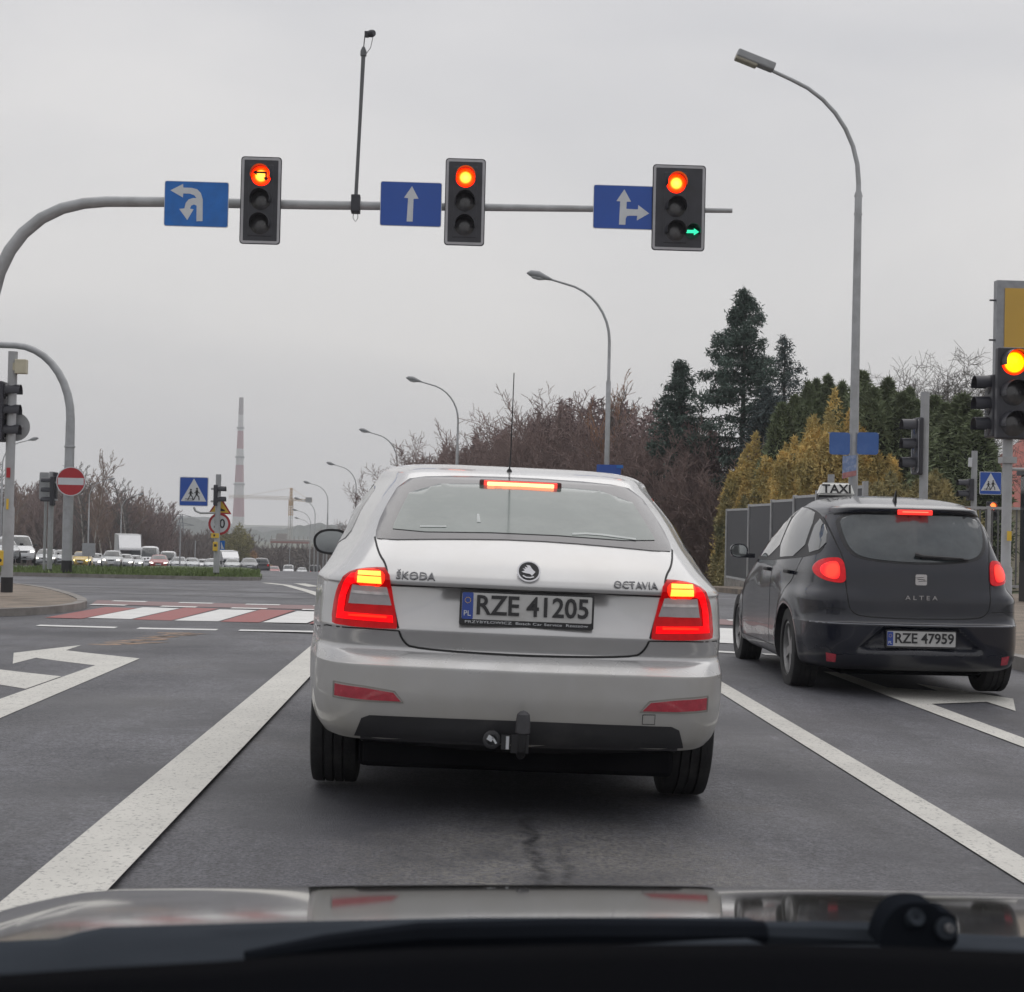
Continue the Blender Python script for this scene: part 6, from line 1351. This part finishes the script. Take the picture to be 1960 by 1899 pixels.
# ------------------------------------------------------------------ traffic in the distance
def gen_levels(kind):
    if kind == 'hatch':
        Ln, W_, Ht = 4.15, .88, 1.48; belt = .92; gl = [(1.0, .12, 3.12, .80), (1.15, .22, 2.85, .75), (1.32, .35, 2.5, .68), (1.43, .55, 2.2, .60), (1.47, .9, 1.95, .42), (1.48, 1.2, 1.6, .12)]; hood = [(.72, 4.1), (.80, 3.95), (.88, 3.5), (.93, 3.22)]
    elif kind == 'saloon':
        Ln, W_, Ht = 4.5, .89, 1.46; gl = [(1.0, .45, 3.25, .79), (1.12, .78, 3.0, .74), (1.28, 1.1, 2.65, .67), (1.40, 1.35, 2.35, .58), (1.445, 1.6, 2.1, .42), (1.46, 1.8, 1.95, .12)]; hood = [(.72, 4.42), (.80, 4.25), (.88, 3.75), (.93, 3.40)]
    elif kind == 'suv':
        Ln, W_, Ht = 4.5, .93, 1.72; gl = [(1.12, .10, 3.2, .84), (1.3, .18, 2.95, .79), (1.5, .3, 2.6, .72), (1.65, .5, 2.3, .63), (1.70, .9, 2.0, .45), (1.72, 1.2, 1.7, .12)]; hood = [(.85, 4.42), (.95, 4.25), (1.02, 3.6), (1.07, 3.3)]
    elif kind == 'van':
        Ln, W_, Ht = 5.1, .97, 1.98; gl = [(1.2, .03, 4.15, .93), (1.45, .05, 3.85, .91), (1.75, .08, 3.45, .87), (1.9, .15, 3.2, .80), (1.96, .4, 2.9, .55), (1.98, .9, 2.2, .15)]; hood = [(.85, 5.02), (.97, 4.85), (1.06, 4.5), (1.12, 4.3)]
    else:
        Ln, W_, Ht = 5.9, 1.0, 2.5; gl = [(1.3, .03, 5.0, .96), (1.7, .05, 4.7, .94), (2.1, .07, 4.3, .92), (2.35, .12, 3.9, .86), (2.46, .4, 3.5, .6), (2.5, .9, 2.6, .15)]; hood = [(.95, 5.82), (1.08, 5.65), (1.15, 5.35), (1.22, 5.15)]
    lv = [(.25, .1, .12, .85 * W_, .35, .96 * W_, Ln - .15, .8 * W_, .25, .4), (.4, .0, .12, .92 * W_, .35, W_, Ln, .86 * W_, .25, .4), (.6, .0, .12, .93 * W_, .35, W_, Ln, .87 * W_, .25, .4)]
    for (z, yf) in hood: lv.append((z, .05, .12, .92 * W_, .35, W_ * .99, yf, .86 * W_, .2, .3))
    for (z, yr, yf, w_) in gl: lv.append((z, yr, .1 if w_ > .2 else .01, w_ * .92, .25 if w_ > .2 else .02, w_, yf, w_ * .90, .15 if w_ > .2 else .01, .2 if w_ > .2 else .01))
    return lv, Ln, W_, Ht, gl
HL = M('lit headlamp', (.8, .8, .75), .2, emit=(1, .96, .86), es=3.0); HLY = M('lit yellow headlamp', (.8, .7, .4), .2, emit=(1, .85, .35), es=4.0)
PC = {'white': M('white car paint', (.70, .71, .72), .25, 0, .04, 2, coat=.5), 'silver': M('pale silver paint', (.46, .48, .49), .3, .4, .05, 2, coat=.5), 'yellow': M('yellow car paint', (.62, .42, .07), .3, 0, .05, 2, coat=.5), 'red': M('red car paint', (.34, .05, .05), .3, 0, .05, 2, coat=.5),
      'black': M('black car paint', (.03, .03, .035), .25, 0, .1, 2, coat=.6), 'grey': M('grey car paint', (.16, .17, .18), .3, .4, .05, 2, coat=.5)}
protos = {}
def vehicle(kind):
    lv, Ln, W_, Ht, gl = gen_levels(kind); V, F = stack(lv, [5, 4, 4, 4, 4, 5, 5, 4, 4, 4, 4], 3); bvx = BVHTree.FromPolygons([tuple(v) for v in V], F); me = mesh_vf('body', V, F)
    t = thing('parked', 'x', 'car'); me = cut(me, [((s * W_, ya, .32), .38, .5) for s in (-1, 1) for ya in (.85, Ln - .9)], BLK, [PC['white'], BLK]); link('body', me, [], t, True, 35)
    for s in (-1, 1):
        for ya in (.85, Ln - .9): wheel(t, s * (W_ - .11), ya, .32, .32, .2, .2, 5, s, n=16)
    z0, z1 = gl[0][0] + .02, gl[3][0] - .03; a, b_ = gl[0][3] * .86, gl[3][3] * .86
    drape('windscreen', bvx, [[(-a, z0), (a, z0), (b_, z1), (-b_, z1)]], 'front', GLASS, t, .006, .12)
    if kind not in ('van', 'tallvan'): drape('rear_window', bvx, [[(-a * .85, z0 + .08), (a * .85, z0 + .08), (b_ * .85, z1), (-b_ * .85, z1)]], 'rear', GLASS, t, .006, .12)
    for sd_ in ('left', 'right'):
        yb_ = gl[0][2]; yt = gl[3][2]; back = (gl[0][1] + .5) if kind not in ('van', 'tallvan') else yb_ - 1.1; bt_ = (gl[3][1] + .35) if kind not in ('van', 'tallvan') else yb_ - 1.1
        drape('side_window', bvx, [[(back, z0), (yb_ - .15, z0), (yt - .1, z1), (max(bt_, back), z1)]], sd_, GLASS, t, .006, .2)
    zh = .68 if kind in ('hatch', 'saloon') else .82
    for s in (-1, 1): drape('headlamp', bvx, [[(s * .45, zh - .07), (s * .78, zh - .05), (s * .80, zh + .08), (s * .50, zh + .04)]], 'front', HL, t, .006, .1); drape('tail_lamp', bvx, [[(s * .55, zh), (s * .78, zh), (s * .78, zh + .2), (s * .6, zh + .2)]], 'rear', LRED, t, .006, .1)
    drape('grille', bvx, [[(-.38, zh - .10), (.38, zh - .10), (.40, zh + .02), (-.40, zh + .02)]], 'front', BLK, t, .004, .12); drape('lower_grille', bvx, [[(-.55, .32), (.55, .32), (.5, .46), (-.5, .46)]], 'front', BLK, t, .004, .12); drape('number_plate', bvx, [[(-.26, .48), (.26, .48), (.26, .585), (-.26, .585)]], 'front', SWHITE, t, .006, .12)
    for s in (-1, 1): b = MB(); b.box((s * (W_ + .10), gl[0][2] - .35, z0 + .06), (.2, .12, .14 if kind != 'tallvan' else .26), bev=.03); b.build('wing_mirror', BLK, t)
    return t
def place(kind, u, Y, col, label, lights=True, away=False, drz=0, name=None, cat=None, dx=0):
    if kind not in protos: protos[kind] = vehicle(kind); t = protos[kind]
    else: t = copy_tree(protos[kind])
    x = ux(u, Y, 1080) + dx; hd = math.atan2(lx(Y - 15) - lx(Y + 15), 30.); rz = (hd if away else math.pi + hd) + drz
    Ln = gen_levels(kind)[1]; off = 0 if away else Ln
    t.location = (x - math.sin(rz) * 0 , Y + (0 if away else 0), g(x, Y)); t.rotation_euler = (math.atan((g(x, Y + 5) - g(x, Y - 5)) / 10) * (1 if away else -1), 0, rz)
    if not away: t.location = Vector(t.location) + Vector((math.sin(rz), -math.cos(rz), 0)) * Ln
    t.name = name or {'hatch': 'hatchback_car', 'saloon': 'saloon_car', 'suv': 'suv_car', 'van': 'white_van', 'tallvan': 'tall_van'}[kind]; t['label'] = label; t['category'] = cat or ('van' if 'van' in kind else 'car'); t['group'] = 'oncoming cars queuing beyond the island' if not away else 'cars driving away down the far road'
    for c_ in t.children:
        if c_.name.split('.')[0] == 'body': c_.material_slots[0].link = 'OBJECT'; c_.material_slots[0].material = PC[col]
        if c_.name.split('.')[0] == 'headlamp' : c_.material_slots[0].link = 'OBJECT'; c_.material_slots[0].material = (HLY if lights == 'y' else HL if lights else LCLR2)
    return t
bpy.context.view_layer.update()
place('hatch', 12, 92, 'silver', 'silver car at the far left edge, cut by the signal pole', False, drz=.25)
place('van', 45, 113, 'white', 'white van with open side behind the left signal pole', True, drz=.30)
place('hatch', 84, 133, 'silver', 'silver car between the white van and the thin pole', True)
place('saloon', 113, 135, 'silver', 'silver car between the thin pole and the gantry pole', True)
place('hatch', 153, 141, 'yellow', 'yellow car with a bright headlight in the queue', 'y')
place('hatch', 177, 150, 'white', 'white car just right of the yellow one', True)
place('suv', 212, 146, 'silver', 'silver people carrier with bright headlight before the box truck', True)
place('saloon', 236, 150, 'silver', 'silver car half hidden beside the people carrier', True)
place('hatch', 224, 166, 'grey', 'grey car showing between the silver ones below the truck', False)
place('tallvan', 284, 172, 'white', 'tall white van beside the box truck', False)
place('tallvan', 319, 196, 'white', 'smaller tall white van right of the first one', False)
place('saloon', 256, 160, 'silver', 'silver car in front of the tall white van, left of the red one', True)
place('saloon', 303, 150, 'red', 'red car with pale windscreen in front of the white vans', True)
place('hatch', 341, 172, 'silver', 'silver car right of the red one in the queue', False)
place('saloon', 366, 178, 'silver', 'silver car left of the white roof near the island pole', False)
place('hatch', 388, 185, 'white', 'white car left of the island pole', False)
place('saloon', 405, 180, 'silver', 'silver car touching the island pole at left', False)
place('saloon', 445, 178, 'silver', 'silver car in front of the white box van', False)
place('saloon', 478, 165, 'grey', 'grey car behind the end of the grass, left of the dark one', False)
place('suv', 501, 176, 'black', 'dark estate car driving away at the end of the island', False, True)
place('hatch', 524, 235, 'red', 'small red car with headlights on beyond the dark car', True)
place('van', 552, 285, 'white', 'white van coming up the far road with dark windscreen', False)
place('saloon', 578, 270, 'silver', 'silver car with headlights right of the white far van', True)
place('van', 603, 255, 'black', 'black van rightmost of the far cars by the saloon mirror', False, True)
# box truck and box van
def box_truck(label, u, Y, s, name, cabh, drz=.12):
    x = ux(u, Y, 1080); rz = math.pi + math.atan2(lx(Y - 15) - lx(Y + 15), 30.) + drz; t = thing(name, label, 'truck', (x, Y, g(x, Y)), rz, None)
    b = MB(); b.box((0, -4.6, s[1] / 2 + .55), (s[0], 6.5, s[1] - .9 + .1), bev=.04); b.build('cargo_box', M('truck tarpaulin', (.52, .53, .53), .5, 0, .06, .8), t)
    b = MB(); b.box((0, -.35, .5 + cabh / 2), (s[0] * .94, 1.9, cabh), bev=.1); b.build('cab', PC['white'] , t)
    b = MB(); b.box((0, .61, .5 + cabh * .68), (s[0] * .84, .02, cabh * .42), bev=.003); b.build('windscreen', GLASS, t); b = MB(); b.box((0, .62, .55 + cabh * .18), (s[0] * .6, .02, cabh * .2)); b.build('grille', BLK, t)
    b = MB(); b.add([(-s[0] * .46, .5, .52 + cabh), (s[0] * .46, .5, .52 + cabh), (s[0] * .46, -1.3, s[1] + .08), (-s[0] * .46, -1.3, s[1] + .08), (-s[0] * .46, -1.3, .5 + cabh), (s[0] * .46, -1.3, .5 + cabh)], [(0, 1, 2, 3), (0, 3, 4), (1, 5, 2), (0, 4, 5, 1)]); b.build('roof_spoiler', PC['white'], t)
    for sx_ in (-1, 1):
        for yy_ in (0, -6.2): wheel(t, sx_ * s[0] * .42, yy_, .42, .42, .26, .24, 5, sx_, n=18)
        b = MB(); b.box((sx_ * s[0] * .36, .62, .85), (.28, .03, .16)); b.build('headlamp', LCLR2, t); b = MB(); b.box((sx_ * (s[0] * .55), .35, .5 + cabh * .65), (.2, .1, .45)); b.build('wing_mirror', BLK, t)
box_truck('white box truck with dark cab front, tallest vehicle of the queue', 248, 182, (2.6, 3.95), 'box_truck', 2.1)
box_truck('white box van right of the island pole', 441, 200, (2.15, 2.75), 'box_van', 1.6)

# ------------------------------------------------------------------ haze
hm = bpy.data.materials.new('haze'); hm.use_nodes = True; ht = hm.node_tree
for n_ in list(ht.nodes):
    if n_.type != 'OUTPUT_MATERIAL': ht.nodes.remove(n_)
pv_ = ht.nodes.new('ShaderNodeVolumePrincipled'); pv_.inputs['Color'].default_value = (.93, .95, 1, 1); pv_.inputs['Density'].default_value = .0004; pv_.inputs['Anisotropy'].default_value = .2
ht.links.new(pv_.outputs[0], [n_ for n_ in ht.nodes if n_.type == 'OUTPUT_MATERIAL'][0].inputs['Volume'])
b = MB(); b.box((0, 1050, 48), (3600, 2400, 134)); o = b.build('haze', hm); o['kind'] = 'stuff'; o['label'] = 'thin grey autumn haze over the whole place'; o['category'] = 'haze'
print('DONE script', len(bpy.data.objects))
